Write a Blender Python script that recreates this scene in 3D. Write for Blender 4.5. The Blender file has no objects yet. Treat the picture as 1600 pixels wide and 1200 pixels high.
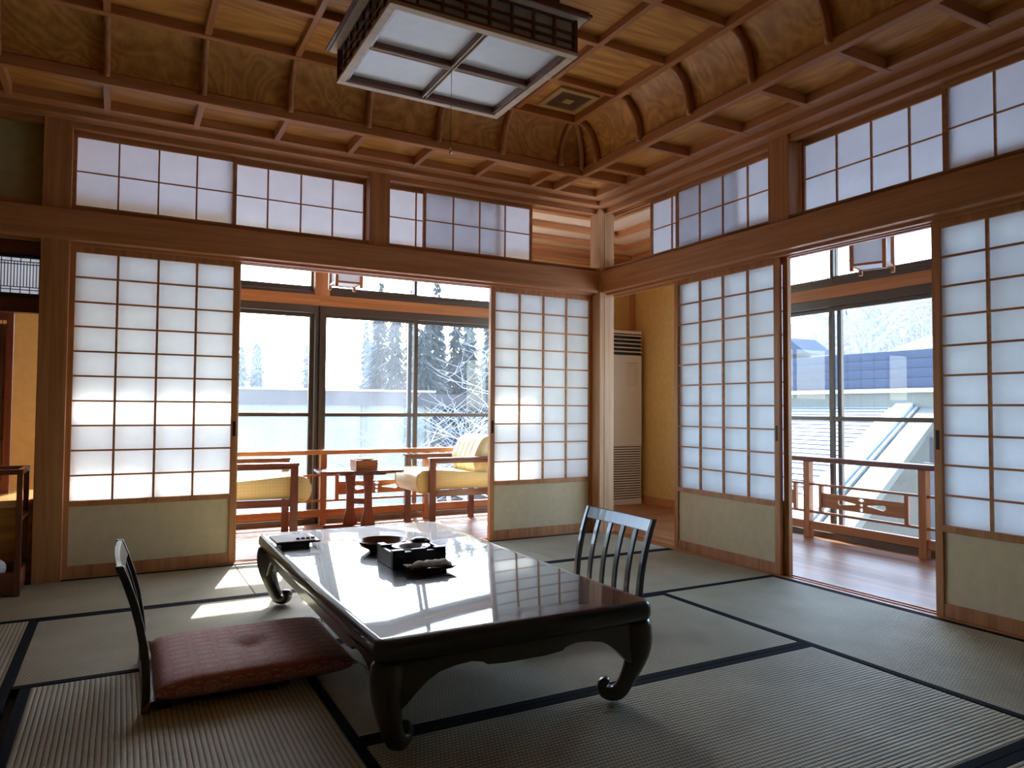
import bpy, bmesh, math, random
from mathutils import Vector, Matrix
random.seed(7)
PI = math.pi
SC = bpy.context.scene
COL = SC.collection

# ------------------------------------------------------------------ camera, world, sun, exposure
cam_d = bpy.data.cameras.new('camera'); cam = bpy.data.objects.new('camera', cam_d); COL.objects.link(cam)
cam_d.sensor_width = 36.0; cam_d.lens = 1121.0/1600*36.0; cam_d.clip_end = 600; cam_d.clip_start = .02
yaw, pitch, roll = 0.4981, 0.0355, 0.0066
fw = Vector((math.sin(yaw)*math.cos(pitch), math.cos(yaw)*math.cos(pitch), math.sin(pitch)))
rt = Vector((math.cos(yaw), -math.sin(yaw), 0)); up = rt.cross(fw)
r_ = rt*math.cos(roll)+up*math.sin(roll); u_ = -rt*math.sin(roll)+up*math.cos(roll)
cam.matrix_world = Matrix(((r_.x, u_.x, -fw.x, -3.361), (r_.y, u_.y, -fw.y, -4.668), (r_.z, u_.z, -fw.z, .949), (0, 0, 0, 1)))
SC.camera = cam

W = bpy.data.worlds.new('sky'); SC.world = W; W.use_nodes = True
wn = W.node_tree.nodes; wl = W.node_tree.links
sky = wn.new('ShaderNodeTexSky'); sky.sky_type = 'NISHITA'; sky.sun_disc = False
sky.sun_elevation = math.radians(40); sky.sun_rotation = math.atan2(.295, 1.0); sky.dust_density = 1.0; sky.air_density = 1.0
wn['Background'].inputs['Strength'].default_value = 1.3
wl.new(sky.outputs[0], wn['Background'].inputs['Color'])

sun_d = bpy.data.lights.new('sun', 'SUN'); sun = bpy.data.objects.new('sun', sun_d); COL.objects.link(sun)
sun_d.energy = 13; sun_d.angle = math.radians(.6); sun_d.color = (1, .97, .92)
sun.rotation_euler = Vector((.295, 1.0, .87)).to_track_quat('Z', 'Y').to_euler()
sun.location = (3, 10, 9)

SC.view_settings.view_transform = 'Standard'; SC.view_settings.look = 'None'
SC.view_settings.exposure = 0.5; SC.view_settings.gamma = 1; SC.view_settings.use_curve_mapping = False
cy = SC.cycles
cy.max_bounces = 14; cy.diffuse_bounces = 7; cy.glossy_bounces = 5; cy.transmission_bounces = 8; cy.transparent_max_bounces = 24
cy.use_denoising = True; cy.caustics_reflective = False; cy.caustics_refractive = False; cy.sample_clamp_indirect = 6

# ------------------------------------------------------------------ materials
def new_mat(n):
    m = bpy.data.materials.new(n); m.use_nodes = True
    return m, m.node_tree.nodes, m.node_tree.links, m.node_tree.nodes['Principled BSDF']
def ramp(nd, pts):
    r = nd.new('ShaderNodeValToRGB'); e = r.color_ramp.elements
    while len(e) > 1: e.remove(e[-1])
    e[0].position = pts[0][0]; e[0].color = (*pts[0][1], 1)
    for p, c in pts[1:]:
        k = e.new(p); k.color = (*c, 1)
    return r
def mapping(nd, lk, sc, rot=(0, 0, 0)):
    t = nd.new('ShaderNodeTexCoord'); m = nd.new('ShaderNodeMapping'); m.inputs['Scale'].default_value = sc; m.inputs['Rotation'].default_value = rot
    lk.new(t.outputs['Object'], m.inputs['Vector']); return m
def flat(n, c, rough=.5, metal=0, noise=0, coat=0, spec=.5):
    m, nd, lk, b = new_mat(n)
    b.inputs['Base Color'].default_value = (*c, 1); b.inputs['Roughness'].default_value = rough; b.inputs['Metallic'].default_value = metal
    b.inputs['Coat Weight'].default_value = coat; b.inputs['Specular IOR Level'].default_value = spec
    if noise:
        mp = mapping(nd, lk, (1, 1, 1)); t = nd.new('ShaderNodeTexNoise'); t.inputs['Scale'].default_value = 18; t.inputs['Detail'].default_value = 5
        lk.new(mp.outputs[0], t.inputs['Vector'])
        r = ramp(nd, [(.3, tuple(x*(1-noise) for x in c)), (.7, tuple(min(1, x*(1+noise)) for x in c))])
        lk.new(t.outputs['Fac'], r.inputs[0]); lk.new(r.outputs[0], b.inputs['Base Color'])
    return m
def wood(n, dark, light, axis='x', rough=.45, figure=0, coat=0, freq=26):
    m, nd, lk, b = new_mat(n)
    s = [freq, freq, freq]; s['xyz'.index(axis)] = 1.1
    mp = mapping(nd, lk, s); t = nd.new('ShaderNodeTexNoise'); t.inputs['Scale'].default_value = 1; t.inputs['Detail'].default_value = 5; t.inputs['Roughness'].default_value = .65; t.inputs['Distortion'].default_value = .3
    lk.new(mp.outputs[0], t.inputs['Vector'])
    f = t.outputs['Fac']
    if figure:
        s2 = [2.6, 2.6, 2.6]; s2['xyz'.index(axis)] = .45
        m2 = mapping(nd, lk, s2); t2 = nd.new('ShaderNodeTexNoise'); t2.inputs['Scale'].default_value = 1.1; t2.inputs['Detail'].default_value = 1.5; t2.inputs['Distortion'].default_value = .8
        lk.new(m2.outputs[0], t2.inputs['Vector'])
        a = nd.new('ShaderNodeMath'); a.operation = 'MULTIPLY'; a.inputs[1].default_value = 75; lk.new(t2.outputs['Fac'], a.inputs[0])
        si = nd.new('ShaderNodeMath'); si.operation = 'SINE'; lk.new(a.outputs[0], si.inputs[0])
        ml = nd.new('ShaderNodeMath'); ml.operation = 'MULTIPLY_ADD'; ml.inputs[1].default_value = figure; lk.new(si.outputs[0], ml.inputs[0]); lk.new(f, ml.inputs[2])
        f = ml.outputs[0]
    r = ramp(nd, [(.3, dark), (.68, light)])
    lk.new(f, r.inputs[0]); lk.new(r.outputs[0], b.inputs['Base Color'])
    b.inputs['Roughness'].default_value = rough; b.inputs['Coat Weight'].default_value = coat; b.inputs['Coat Roughness'].default_value = .15
    bp = nd.new('ShaderNodeBump'); bp.inputs['Strength'].default_value = .12; bp.inputs['Distance'].default_value = .002
    lk.new(f, bp.inputs['Height']); lk.new(bp.outputs[0], b.inputs['Normal'])
    return m

CY_D, CY_L = (.38, .14, .048), (.62, .285, .115)
M = {}
for a in 'xyz':
    M['cyp_'+a] = wood('cypress_'+a, CY_D, CY_L, a, .42)
    M['red_'+a] = wood('redwood_'+a, (.34, .12, .045), (.52, .22, .09), a, .38)
    M['mid_'+a] = wood('midwood_'+a, (.17, .05, .03), (.30, .095, .055), a, .35)
    M['dark_'+a] = wood('darkwood_'+a, (.10, .028, .015), (.20, .06, .03), a, .3, coat=.3)
for a in 'xy':
    M['board_'+a] = wood('cedar_board_'+a, (.46, .19, .038), (.74, .365, .088), a, .5, figure=.10, freq=14)
    M['eng_'+a] = wood('pale_cedar_'+a, (.62, .45, .30), (.72, .54, .37), a, .5)
M['cyp_pale'] = wood('cypress_pale', (.50, .26, .12), (.72, .44, .23), 'z', .45)
def plank_mat(n, axis, w=.105):
    m = wood(n, (.24, .095, .04), (.44, .20, .085), axis, .36, coat=.0)
    nd, lk = m.node_tree.nodes, m.node_tree.links
    b = nd['Principled BSDF']
    t = nd.new('ShaderNodeTexCoord'); s = nd.new('ShaderNodeSeparateXYZ'); lk.new(t.outputs['Object'], s.inputs[0])
    d = nd.new('ShaderNodeMath'); d.operation = 'MULTIPLY'; d.inputs[1].default_value = 1/w
    lk.new(s.outputs['Y' if axis == 'x' else 'X'], d.inputs[0])
    fl = nd.new('ShaderNodeMath'); fl.operation = 'FLOOR'; lk.new(d.outputs[0], fl.inputs[0])
    wn_ = nd.new('ShaderNodeTexWhiteNoise'); wn_.noise_dimensions = '1D'; lk.new(fl.outputs[0], wn_.inputs['W'])
    fr = nd.new('ShaderNodeMath'); fr.operation = 'FRACT'; lk.new(d.outputs[0], fr.inputs[0])
    pp = nd.new('ShaderNodeMath'); pp.operation = 'PINGPONG'; pp.inputs[1].default_value = .5; lk.new(fr.outputs[0], pp.inputs[0])
    gt = nd.new('ShaderNodeMath'); gt.operation = 'GREATER_THAN'; gt.inputs[1].default_value = .022; lk.new(pp.outputs[0], gt.inputs[0])
    old = b.inputs['Base Color'].links[0].from_socket
    mr = nd.new('ShaderNodeMapRange'); mr.inputs['To Min'].default_value = .78; mr.inputs['To Max'].default_value = 1.15; lk.new(wn_.outputs['Value'], mr.inputs[0])
    m1 = nd.new('ShaderNodeMath'); m1.operation = 'MULTIPLY'; lk.new(mr.outputs[0], m1.inputs[0]); lk.new(gt.outputs[0], m1.inputs[1])
    ad = nd.new('ShaderNodeMath'); ad.operation = 'ADD'; ad.inputs[1].default_value = .08; lk.new(m1.outputs[0], ad.inputs[0])
    vm = nd.new('ShaderNodeVectorMath'); vm.operation = 'SCALE'; lk.new(old, vm.inputs[0]); lk.new(ad.outputs[0], vm.inputs['Scale'])
    lk.new(vm.outputs[0], b.inputs['Base Color'])
    b2 = nd.new('ShaderNodeBump'); b2.inputs['Strength'].default_value = .5; b2.inputs['Distance'].default_value = .002
    lk.new(gt.outputs[0], b2.inputs['Height']); lk.new(b2.outputs[0], b.inputs['Normal'])
    return m
M['floor_x'] = plank_mat('floorboards_x', 'x'); M['floor_y'] = plank_mat('floorboards_y', 'y')

def paper_mat(n, alb=.82, tr=.6, fib=.03, tint=(.90, .95, 1.0)):
    m, nd, lk, b = new_mat(n); nd.remove(b); out = nd['Material Output']
    mp = mapping(nd, lk, (1, 1, 1)); t = nd.new('ShaderNodeTexNoise'); t.inputs['Scale'].default_value = 9; t.inputs['Detail'].default_value = 6
    lk.new(mp.outputs[0], t.inputs['Vector'])
    q_ = lambda v: (v*tint[0], v*tint[1], v*tint[2])
    r = ramp(nd, [(.3, q_(alb-fib)), (.7, q_(alb+fib))]); lk.new(t.outputs['Fac'], r.inputs[0])
    a = nd.new('ShaderNodeBsdfDiffuse'); c = nd.new('ShaderNodeBsdfTranslucent'); x = nd.new('ShaderNodeMixShader'); x.inputs[0].default_value = tr
    lk.new(r.outputs[0], a.inputs['Color']); lk.new(r.outputs[0], c.inputs['Color'])
    lk.new(a.outputs[0], x.inputs[1]); lk.new(c.outputs[0], x.inputs[2]); lk.new(x.outputs[0], out.inputs['Surface'])
    return m
M['paper'] = paper_mat('shoji_paper', .94, .70, .03, (.925, .97, .975)); M['paper_top'] = paper_mat('skylit_shoji_paper', .93, .68, .03, (.86, .92, 1.0)); M['lamp_paper'] = paper_mat('lamp_sheet', .82, .35, .015); M['lantern_paper'] = paper_mat('lantern_paper', .9, .6, .015)  # cool tints put skylight into the paper colours, bluest in the upper screens
M['kraft'] = flat('cream_panel_paper', (.72, .585, .37), .8, noise=.05)
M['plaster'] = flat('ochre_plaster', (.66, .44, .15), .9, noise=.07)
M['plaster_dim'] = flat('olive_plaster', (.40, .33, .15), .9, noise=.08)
M['alu'] = flat('bronze_aluminium', (.12, .10, .085), .38, .6)
M['black_metal'] = flat('black_metal', (.02, .02, .02), .4, .5)
M['ac'] = flat('ivory_enamel', (.80, .79, .72), .4)
M['ac_dark'] = flat('black_grille_shade', (.03, .03, .03), .7)  # plain black; on the recess plates it stands in for shade behind grilles
M['lacquer'] = flat('black_lacquer', (.015, .021, .036), .035, coat=.35)  # bluish base puts the sky's reflected haze into the lacquer colour
M['lacquer'].node_tree.nodes['Principled BSDF'].inputs['Coat Roughness'].default_value = .42
M['box_black'] = flat('satin_black', (.014, .013, .016), .38)
M['lacq_leg'] = flat('dark_lacquer', (.04, .034, .026), .3, coat=.5)
M['zaisu'] = flat('black_stained_wood', (.018, .018, .022), .3, coat=.4)
M['vinyl'] = flat('cream_vinyl', (.78, .66, .36), .33)
M['vinyl_side'] = None
M['white'] = flat('white_cloth', (.8, .8, .8), .8, noise=.05)
M['white_paint'] = flat('white_paint', (.8, .78, .74), .5)
M['lamp_wood'] = wood('pale_lamp_wood', (.55, .42, .30), (.72, .58, .44), 'x', .5)
M['sheet'] = flat('white_diffuser_sheet', (.80, .88, .98), .45, noise=.03, coat=.75)
M['sheet'].node_tree.nodes['Principled BSDF'].inputs['Coat Roughness'].default_value = .42
M['chrome'] = flat('chrome', (.7, .7, .7), .15, 1)

def vinyl():
    m, nd, lk, b = new_mat('cream_vinyl_patterned'); b.inputs['Roughness'].default_value = .4
    mp = mapping(nd, lk, (60, 60, 60), (0, .78, 0)); t = nd.new('ShaderNodeTexChecker'); t.inputs['Scale'].default_value = 1
    t.inputs['Color1'].default_value = (.80, .66, .30, 1); t.inputs['Color2'].default_value = (.76, .61, .27, 1)
    lk.new(mp.outputs[0], t.inputs['Vector']); lk.new(t.outputs['Color'], b.inputs['Base Color']); return m
M['vinyl_side'] = vinyl()

def tatami(n, axis):
    m, nd, lk, b = new_mat(n)
    t = nd.new('ShaderNodeTexCoord'); s = nd.new('ShaderNodeSeparateXYZ'); lk.new(t.outputs['Object'], s.inputs[0])
    A, B = ('Y', 'X') if axis == 'x' else ('X', 'Y')           # A across the mat, B along it
    def mul(sock, k):
        q = nd.new('ShaderNodeMath'); q.operation = 'MULTIPLY'; q.inputs[1].default_value = k; lk.new(sock, q.inputs[0]); return q.outputs[0]
    def fn(op, a, bb=None):
        q = nd.new('ShaderNodeMath'); q.operation = op; lk.new(a, q.inputs[0])
        if bb is not None:
            if isinstance(bb, (int, float)): q.inputs[1].default_value = bb
            else: lk.new(bb, q.inputs[1])
        return q.outputs[0]
    row = fn('FLOOR', mul(s.outputs[A], 1/.0155)); half = mul(fn('MODULO', row, 2.0), PI)
    sa = fn('ABSOLUTE', fn('SINE', mul(s.outputs[A], PI/.0155)))
    sb = fn('SINE', fn('ADD', mul(s.outputs[B], 2*PI/.012), half))
    h = fn('ADD', fn('POWER', sa, .6), mul(sb, .16))
    nz = nd.new('ShaderNodeTexNoise'); nz.inputs['Scale'].default_value = 3; nz.inputs['Detail'].default_value = 6; lk.new(t.outputs['Object'], nz.inputs['Vector'])
    r = ramp(nd, [(.3, (.40, .385, .27)), (.7, (.54, .52, .38))]); lk.new(nz.outputs['Fac'], r.inputs[0])
    vm = nd.new('ShaderNodeVectorMath'); vm.operation = 'SCALE'; lk.new(r.outputs[0], vm.inputs[0])
    mr = nd.new('ShaderNodeMapRange'); mr.inputs['From Max'].default_value = 1.1; mr.inputs['To Min'].default_value = .40; mr.inputs['To Max'].default_value = 1.12; lk.new(h, mr.inputs[0])
    lk.new(mr.outputs[0], vm.inputs['Scale']); lk.new(vm.outputs[0], b.inputs['Base Color'])
    bp = nd.new('ShaderNodeBump'); bp.inputs['Strength'].default_value = .8; bp.inputs['Distance'].default_value = .003; lk.new(h, bp.inputs['Height']); lk.new(bp.outputs[0], b.inputs['Normal'])
    b.inputs['Roughness'].default_value = .62; b.inputs['Specular IOR Level'].default_value = .28
    return m
M['tat_x'] = tatami('rush_mat_x', 'x'); M['tat_y'] = tatami('rush_mat_y', 'y'); M['heri'] = flat('black_cloth_border', (.006, .008, .014), .9, noise=.2, spec=.12)

def glass(n, dirt_haze=.04, rough=0.0):
    m, nd, lk, b = new_mat(n); nd.remove(b); out = nd['Material Output']
    tr = nd.new('ShaderNodeBsdfTransparent'); tr.inputs['Color'].default_value = (.94, .96, .95, 1)
    gl = nd.new('ShaderNodeBsdfGlossy'); gl.inputs['Roughness'].default_value = .0
    fr = nd.new('ShaderNodeFresnel')
    ge = nd.new('ShaderNodeNewGeometry'); ir = nd.new('ShaderNodeMapRange'); ir.inputs['To Min'].default_value = 1.5; ir.inputs['To Max'].default_value = 1/1.5
    lk.new(ge.outputs['Backfacing'], ir.inputs[0]); lk.new(ir.outputs[0], fr.inputs['IOR'])   # a thin pane is the same from both sides
    x = nd.new('ShaderNodeMixShader'); lk.new(fr.outputs[0], x.inputs[0]); lk.new(tr.outputs[0], x.inputs[1]); lk.new(gl.outputs[0], x.inputs[2])
    tl = nd.new('ShaderNodeBsdfTranslucent'); tl.inputs['Color'].default_value = (.80, .88, .95, 1)
    mp = mapping(nd, lk, (1.4, 1.4, .9)); nz = nd.new('ShaderNodeTexNoise'); nz.inputs['Scale'].default_value = 2.2; nz.inputs['Detail'].default_value = 7; lk.new(mp.outputs[0], nz.inputs['Vector'])
    mr = nd.new('ShaderNodeMapRange'); mr.inputs['From Min'].default_value = .3; mr.inputs['From Max'].default_value = .7; mr.inputs['To Min'].default_value = dirt_haze*.6; mr.inputs['To Max'].default_value = dirt_haze*1.3; lk.new(nz.outputs['Fac'], mr.inputs[0])
    y = nd.new('ShaderNodeMixShader'); lk.new(mr.outputs[0], y.inputs[0]); lk.new(x.outputs[0], y.inputs[1]); lk.new(tl.outputs[0], y.inputs[2])
    lk.new(y.outputs[0], out.inputs['Surface']); return m
M['glass'] = glass('window_glass', .015); M['glass_dusty_haze'] = glass('dusty_glare_glass', .05)  # dusty film also stands in for sun glare and misty haze

def cushion_mat():
    m, nd, lk, b = new_mat('red_brocade')
    t = nd.new('ShaderNodeTexCoord')
    mp = nd.new('ShaderNodeMapping'); lk.new(t.outputs['Object'], mp.inputs['Vector']); mp.inputs['Scale'].default_value = (12.5, 20, 0)
    v = nd.new('ShaderNodeTexVoronoi'); v.feature = 'F1'; v.inputs['Scale'].default_value = 1; v.inputs['Randomness'].default_value = .12; lk.new(mp.outputs[0], v.inputs['Vector'])
    mp2 = nd.new('ShaderNodeMapping'); lk.new(t.outputs['Object'], mp2.inputs['Vector']); mp2.inputs['Scale'].default_value = (12.5, 75, 0); mp2.inputs['Location'].default_value = (.5, 0, 0)
    v2 = nd.new('ShaderNodeTexVoronoi'); v2.feature = 'F1'; v2.inputs['Scale'].default_value = 1; v2.inputs['Randomness'].default_value = .1; lk.new(mp2.outputs[0], v2.inputs['Vector'])
    r1 = ramp(nd, [(.0, (.30, .10, .08)), (.12, (.62, .50, .46)), (.22, (.42, .16, .14)), (.30, (.66, .52, .48)), (.37, (.42, .12, .10))]); lk.new(v.outputs['Distance'], r1.inputs[0])
    r2 = ramp(nd, [(.12, (1, 1, 1)), (.2, (0, 0, 0))]); lk.new(v2.outputs['Distance'], r2.inputs[0])
    mx = nd.new('ShaderNodeMix'); mx.data_type = 'RGBA'; lk.new(r2.outputs[0], mx.inputs['Factor']); lk.new(r1.outputs[0], mx.inputs['A']); mx.inputs['B'].default_value = (.66, .58, .52, 1)
    nz = nd.new('ShaderNodeTexNoise'); nz.inputs['Scale'].default_value = 60; lk.new(t.outputs['Object'], nz.inputs['Vector'])
    m3 = nd.new('ShaderNodeMix'); m3.data_type = 'RGBA'; m3.inputs['B'].default_value = (.42, .14, .12, 1)
    lk.new(nz.outputs['Fac'], m3.inputs['Factor']); lk.new(mx.outputs['Result'], m3.inputs['A'])
    lk.new(m3.outputs['Result'], b.inputs['Base Color']); b.inputs['Roughness'].default_value = .75; b.inputs['Sheen Weight'].default_value = .2
    return m
M['brocade'] = cushion_mat()
M['snow'] = flat('snow', (.86, .88, .92), .8, noise=.04); M['roof_dark'] = flat('dark_roof_sheet', (.035, .05, .085), .6)
M['snow_patchy'] = flat('shaded_snow', (.42, .44, .50), .8, noise=.2); M['roof_snow'] = flat('shaded_roof_snow', (.60, .64, .70), .8, noise=.06)  # darker snow copies; dimmer outdoor light and shade put into the colour
def slope_mat():
    m, nd, lk, b = new_mat('wooded_snow_slope'); mp = mapping(nd, lk, (1, 1, .6)); t = nd.new('ShaderNodeTexNoise'); t.inputs['Scale'].default_value = .9; t.inputs['Detail'].default_value = 9; t.inputs['Roughness'].default_value = .75
    lk.new(mp.outputs[0], t.inputs['Vector']); r = ramp(nd, [(.38, (.012, .014, .018)), (.52, (.035, .042, .052)), (.66, (.13, .15, .18))]); lk.new(t.outputs['Fac'], r.inputs[0]); lk.new(r.outputs[0], b.inputs['Base Color']); b.inputs['Roughness'].default_value = .9; return m
M['slope'] = slope_mat()
M['bark'] = flat('frosty_bark', (.33, .31, .30), .9, noise=.25); M['twig'] = flat('frosty_twigs', (.30, .32, .36), .9, noise=.1)
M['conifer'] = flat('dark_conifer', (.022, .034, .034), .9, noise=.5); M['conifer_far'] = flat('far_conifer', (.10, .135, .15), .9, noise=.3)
M['beige_wall'] = flat('beige_render', (.17, .165, .13), .9, noise=.08)
M['fascia'] = flat('grey_brown_board', (.06, .055, .055), .8, noise=.15)
M['pale_wall'] = flat('pale_grey_wall', (.24, .27, .25), .9, noise=.07)
def plank_wall():
    m, nd, lk, b = new_mat('blue_grey_planks'); t = nd.new('ShaderNodeTexCoord'); s = nd.new('ShaderNodeSeparateXYZ'); lk.new(t.outputs['Object'], s.inputs[0])
    d = nd.new('ShaderNodeMath'); d.operation = 'MULTIPLY'; d.inputs[1].default_value = 1/.17; lk.new(s.outputs['Z'], d.inputs[0])
    f = nd.new('ShaderNodeMath'); f.operation = 'FRACT'; lk.new(d.outputs[0], f.inputs[0])
    r = ramp(nd, [(.06, (.012, .013, .02)), (.1, (.030, .042, .075)), (.95, (.042, .056, .095))]); lk.new(f.outputs[0], r.inputs[0]); lk.new(r.outputs[0], b.inputs['Base Color'])
    b.inputs['Roughness'].default_value = .8; return m
M['planks'] = plank_wall()

# ------------------------------------------------------------------ mesh helpers
class MB:
    def __init__(s): s.v = []; s.f = []; s.sm = []
    def add(s, vs, fs, smooth=False):
        n = len(s.v); s.v += [tuple(v) for v in vs]; s.f += [tuple(i+n for i in f) for f in fs]; s.sm += [smooth]*len(fs); return s
    def box(s, x0, x1, y0, y1, z0, z1):
        x0, x1 = sorted((x0, x1)); y0, y1 = sorted((y0, y1)); z0, z1 = sorted((z0, z1))
        return s.add([(x0, y0, z0), (x1, y0, z0), (x1, y1, z0), (x0, y1, z0), (x0, y0, z1), (x1, y0, z1), (x1, y1, z1), (x0, y1, z1)],
                     [(3, 2, 1, 0), (4, 5, 6, 7), (0, 1, 5, 4), (1, 2, 6, 5), (2, 3, 7, 6), (3, 0, 4, 7)])
    def quad(s, a, b, c, d): return s.add([a, b, c, d], [(0, 1, 2, 3)])
    def tube(s, pts, r, n=10, cap=True, sq=False):
        pts = [Vector(p) for p in pts]; rs = r if isinstance(r, (list, tuple)) else [r]*len(pts); vs = []
        ref = Vector((0, 0, 1))
        for i, p in enumerate(pts):
            t = (pts[min(i+1, len(pts)-1)]-pts[max(i-1, 0)]).normalized()
            rf = ref if abs(t.z) < .95 else Vector((1, 0, 0))
            a = t.cross(rf).normalized(); b = a.cross(t).normalized()
            for k in range(n):
                q = 2*PI*k/n; vs.append(p+a*math.cos(q)*rs[i]+b*math.sin(q)*rs[i])
        fs = [(i*n+k, i*n+(k+1) % n, (i+1)*n+(k+1) % n, (i+1)*n+k) for i in range(len(pts)-1) for k in range(n)]
        if cap: fs += [tuple(range(n)), tuple((len(pts)-1)*n+k for k in range(n))[::-1]]
        return s.add(vs, fs, True)
    def loft(s, secs, smooth=True, cap=True):
        n = len(secs[0]); vs = [v for c in secs for v in c]
        fs = [(i*n+k, i*n+(k+1) % n, (i+1)*n+(k+1) % n, (i+1)*n+k) for i in range(len(secs)-1) for k in range(n)]
        if cap: fs += [tuple(range(n)), tuple((len(secs)-1)*n+k for k in range(n))[::-1]]
        return s.add(vs, fs, smooth)
    def lathe(s, prof, c=(0, 0, 0), n=32):
        vs = [(c[0]+r*math.cos(2*PI*k/n), c[1]+r*math.sin(2*PI*k/n), c[2]+z) for r, z in prof for k in range(n)]
        fs = [(i*n+k, i*n+(k+1) % n, (i+1)*n+(k+1) % n, (i+1)*n+k) for i in range(len(prof)-1) for k in range(n)]
        return s.add(vs, fs, True)
    def prism(s, poly, f, t0, t1):
        """poly: 2-D points; f(a, b, t) -> 3-D"""
        n = len(poly); vs = [f(a, b, t0) for a, b in poly]+[f(a, b, t1) for a, b in poly]
        return s.add(vs, [tuple(range(n))[::-1], tuple(range(n, 2*n))]+[(k, (k+1) % n, n+(k+1) % n, n+k) for k in range(n)])
    def build(s, name, mat, parent=None, world=False, bevel=0, sub=0, seg=2):
        me = bpy.data.meshes.new(name); vs = s.v
        if world and parent is not None:
            L = parent.location; vs = [(v[0]-L[0], v[1]-L[1], v[2]-L[2]) for v in vs]
        me.from_pydata(vs, [], s.f); me.polygons.foreach_set('use_smooth', s.sm)
        bm = bmesh.new(); bm.from_mesh(me); bmesh.ops.recalc_face_normals(bm, faces=bm.faces); bm.to_mesh(me); bm.free()
        me.materials.append(mat); me.update()
        o = bpy.data.objects.new(name, me); COL.objects.link(o)
        if parent is not None: o.parent = parent
        if bevel:
            b = o.modifiers.new('bevel', 'BEVEL'); b.width = bevel; b.segments = seg; b.limit_method = 'ANGLE'; b.angle_limit = math.radians(40)
        if sub:
            q = o.modifiers.new('subsurf', 'SUBSURF'); q.levels = sub; q.render_levels = sub
        return o
def tag(o, label=None, cat=None, group=None, kind=None):
    if label: o['label'] = label
    if cat: o['category'] = cat
    if group: o['group'] = group
    if kind: o['kind'] = kind
    return o
def empty(name, loc=(0, 0, 0), rz=0):
    o = bpy.data.objects.new(name, None); COL.objects.link(o); o.location = loc; o.rotation_euler = (0, 0, rz); o.empty_display_size = .1; return o
def holed_plate(name, outer, holes, f, t, mat, parent):
    """flat plate with real holes; outer/holes 2-D; f maps (a,b,depth) to 3-D"""
    cu = bpy.data.curves.new('tmp', 'CURVE'); cu.dimensions = '2D'; cu.fill_mode = 'BOTH'; cu.extrude = t/2
    for pl in [outer]+holes:
        sp = cu.splines.new('POLY'); sp.points.add(len(pl)-1); sp.use_cyclic_u = True
        for k, (a, b) in enumerate(pl): sp.points[k].co = (a, b, 0, 1)
    o = bpy.data.objects.new('tmp', cu); COL.objects.link(o); bpy.context.view_layer.update()
    me = bpy.data.meshes.new_from_object(o.evaluated_get(bpy.context.evaluated_depsgraph_get()))
    bpy.data.objects.remove(o); me.name = name
    for v in me.vertices: v.co = Vector(f(v.co.x, v.co.y, v.co.z))-(parent.location if parent else Vector())
    me.materials.clear(); me.materials.append(mat)
    bm = bmesh.new(); bm.from_mesh(me); bmesh.ops.recalc_face_normals(bm, faces=bm.faces); bm.to_mesh(me); bm.free()
    ob = bpy.data.objects.new(name, me); COL.objects.link(ob); ob.parent = parent; return ob
def copy_tree(o, parent=None):
    c = o.copy(); COL.objects.link(c); c.parent = parent
    for ch in o.children: copy_tree(ch, c)
    return c
# wall mapping: A = back wall along x (room at y<0); B = right wall along y (room at x<0)
FA = lambda u, d, z: (u, d, z)
FB = lambda u, d, z: (d, u, z)
def wbox(mb, F, u0, u1, d0, d1, z0, z1):
    a = F(u0, d0, z0); b = F(u1, d1, z1); return mb.box(a[0], b[0], a[1], b[1], a[2], b[2])
def AX(F): return 'x' if F is FA else 'y'
def struct(name, mb, mat, label=None, bevel=0):
    return tag(mb.build(name, mat, bevel=bevel), label, None, None, 'structure')

RX0, RY0 = -5.6, -5.6

# ------------------------------------------------------------------ floors
struct('floor', MB().box(RX0, .02, RY0, .02, -.14, -.03), M['fascia'], 'dark subfloor beneath the tatami room')
struct('floor', MB().box(-5.6, 1.38, .10, 1.40, -.16, 0).box(-5.6, .10, .10, .101, -.16, 0), M['floor_x'], 'polished wooden veranda floor behind the back shoji wall')
mbf = MB().box(.10, 1.38, -5.6, .10, -.16, 0)
struct('floor', mbf, M['floor_y'], 'polished wooden veranda floor behind the right shoji wall')
for F, n, tl in ((FA, 1, 'grooved wooden threshold rail under the back sliding screens'), (FB, 2, 'grooved wooden threshold rail under the right sliding screens')):
    s = MB()
    lo = RX0 if F is FA else RY0
    wbox(s, F, lo, .10, -.022, .10, -.10, -.004)
    for a, b in ((-.022, .002), (.028, .042), (.068, .10)): wbox(s, F, lo, .10, a, b, -.005, .004)
    struct('trim_%d' % n, s, M['cyp_'+AX(F)], tl)

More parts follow.
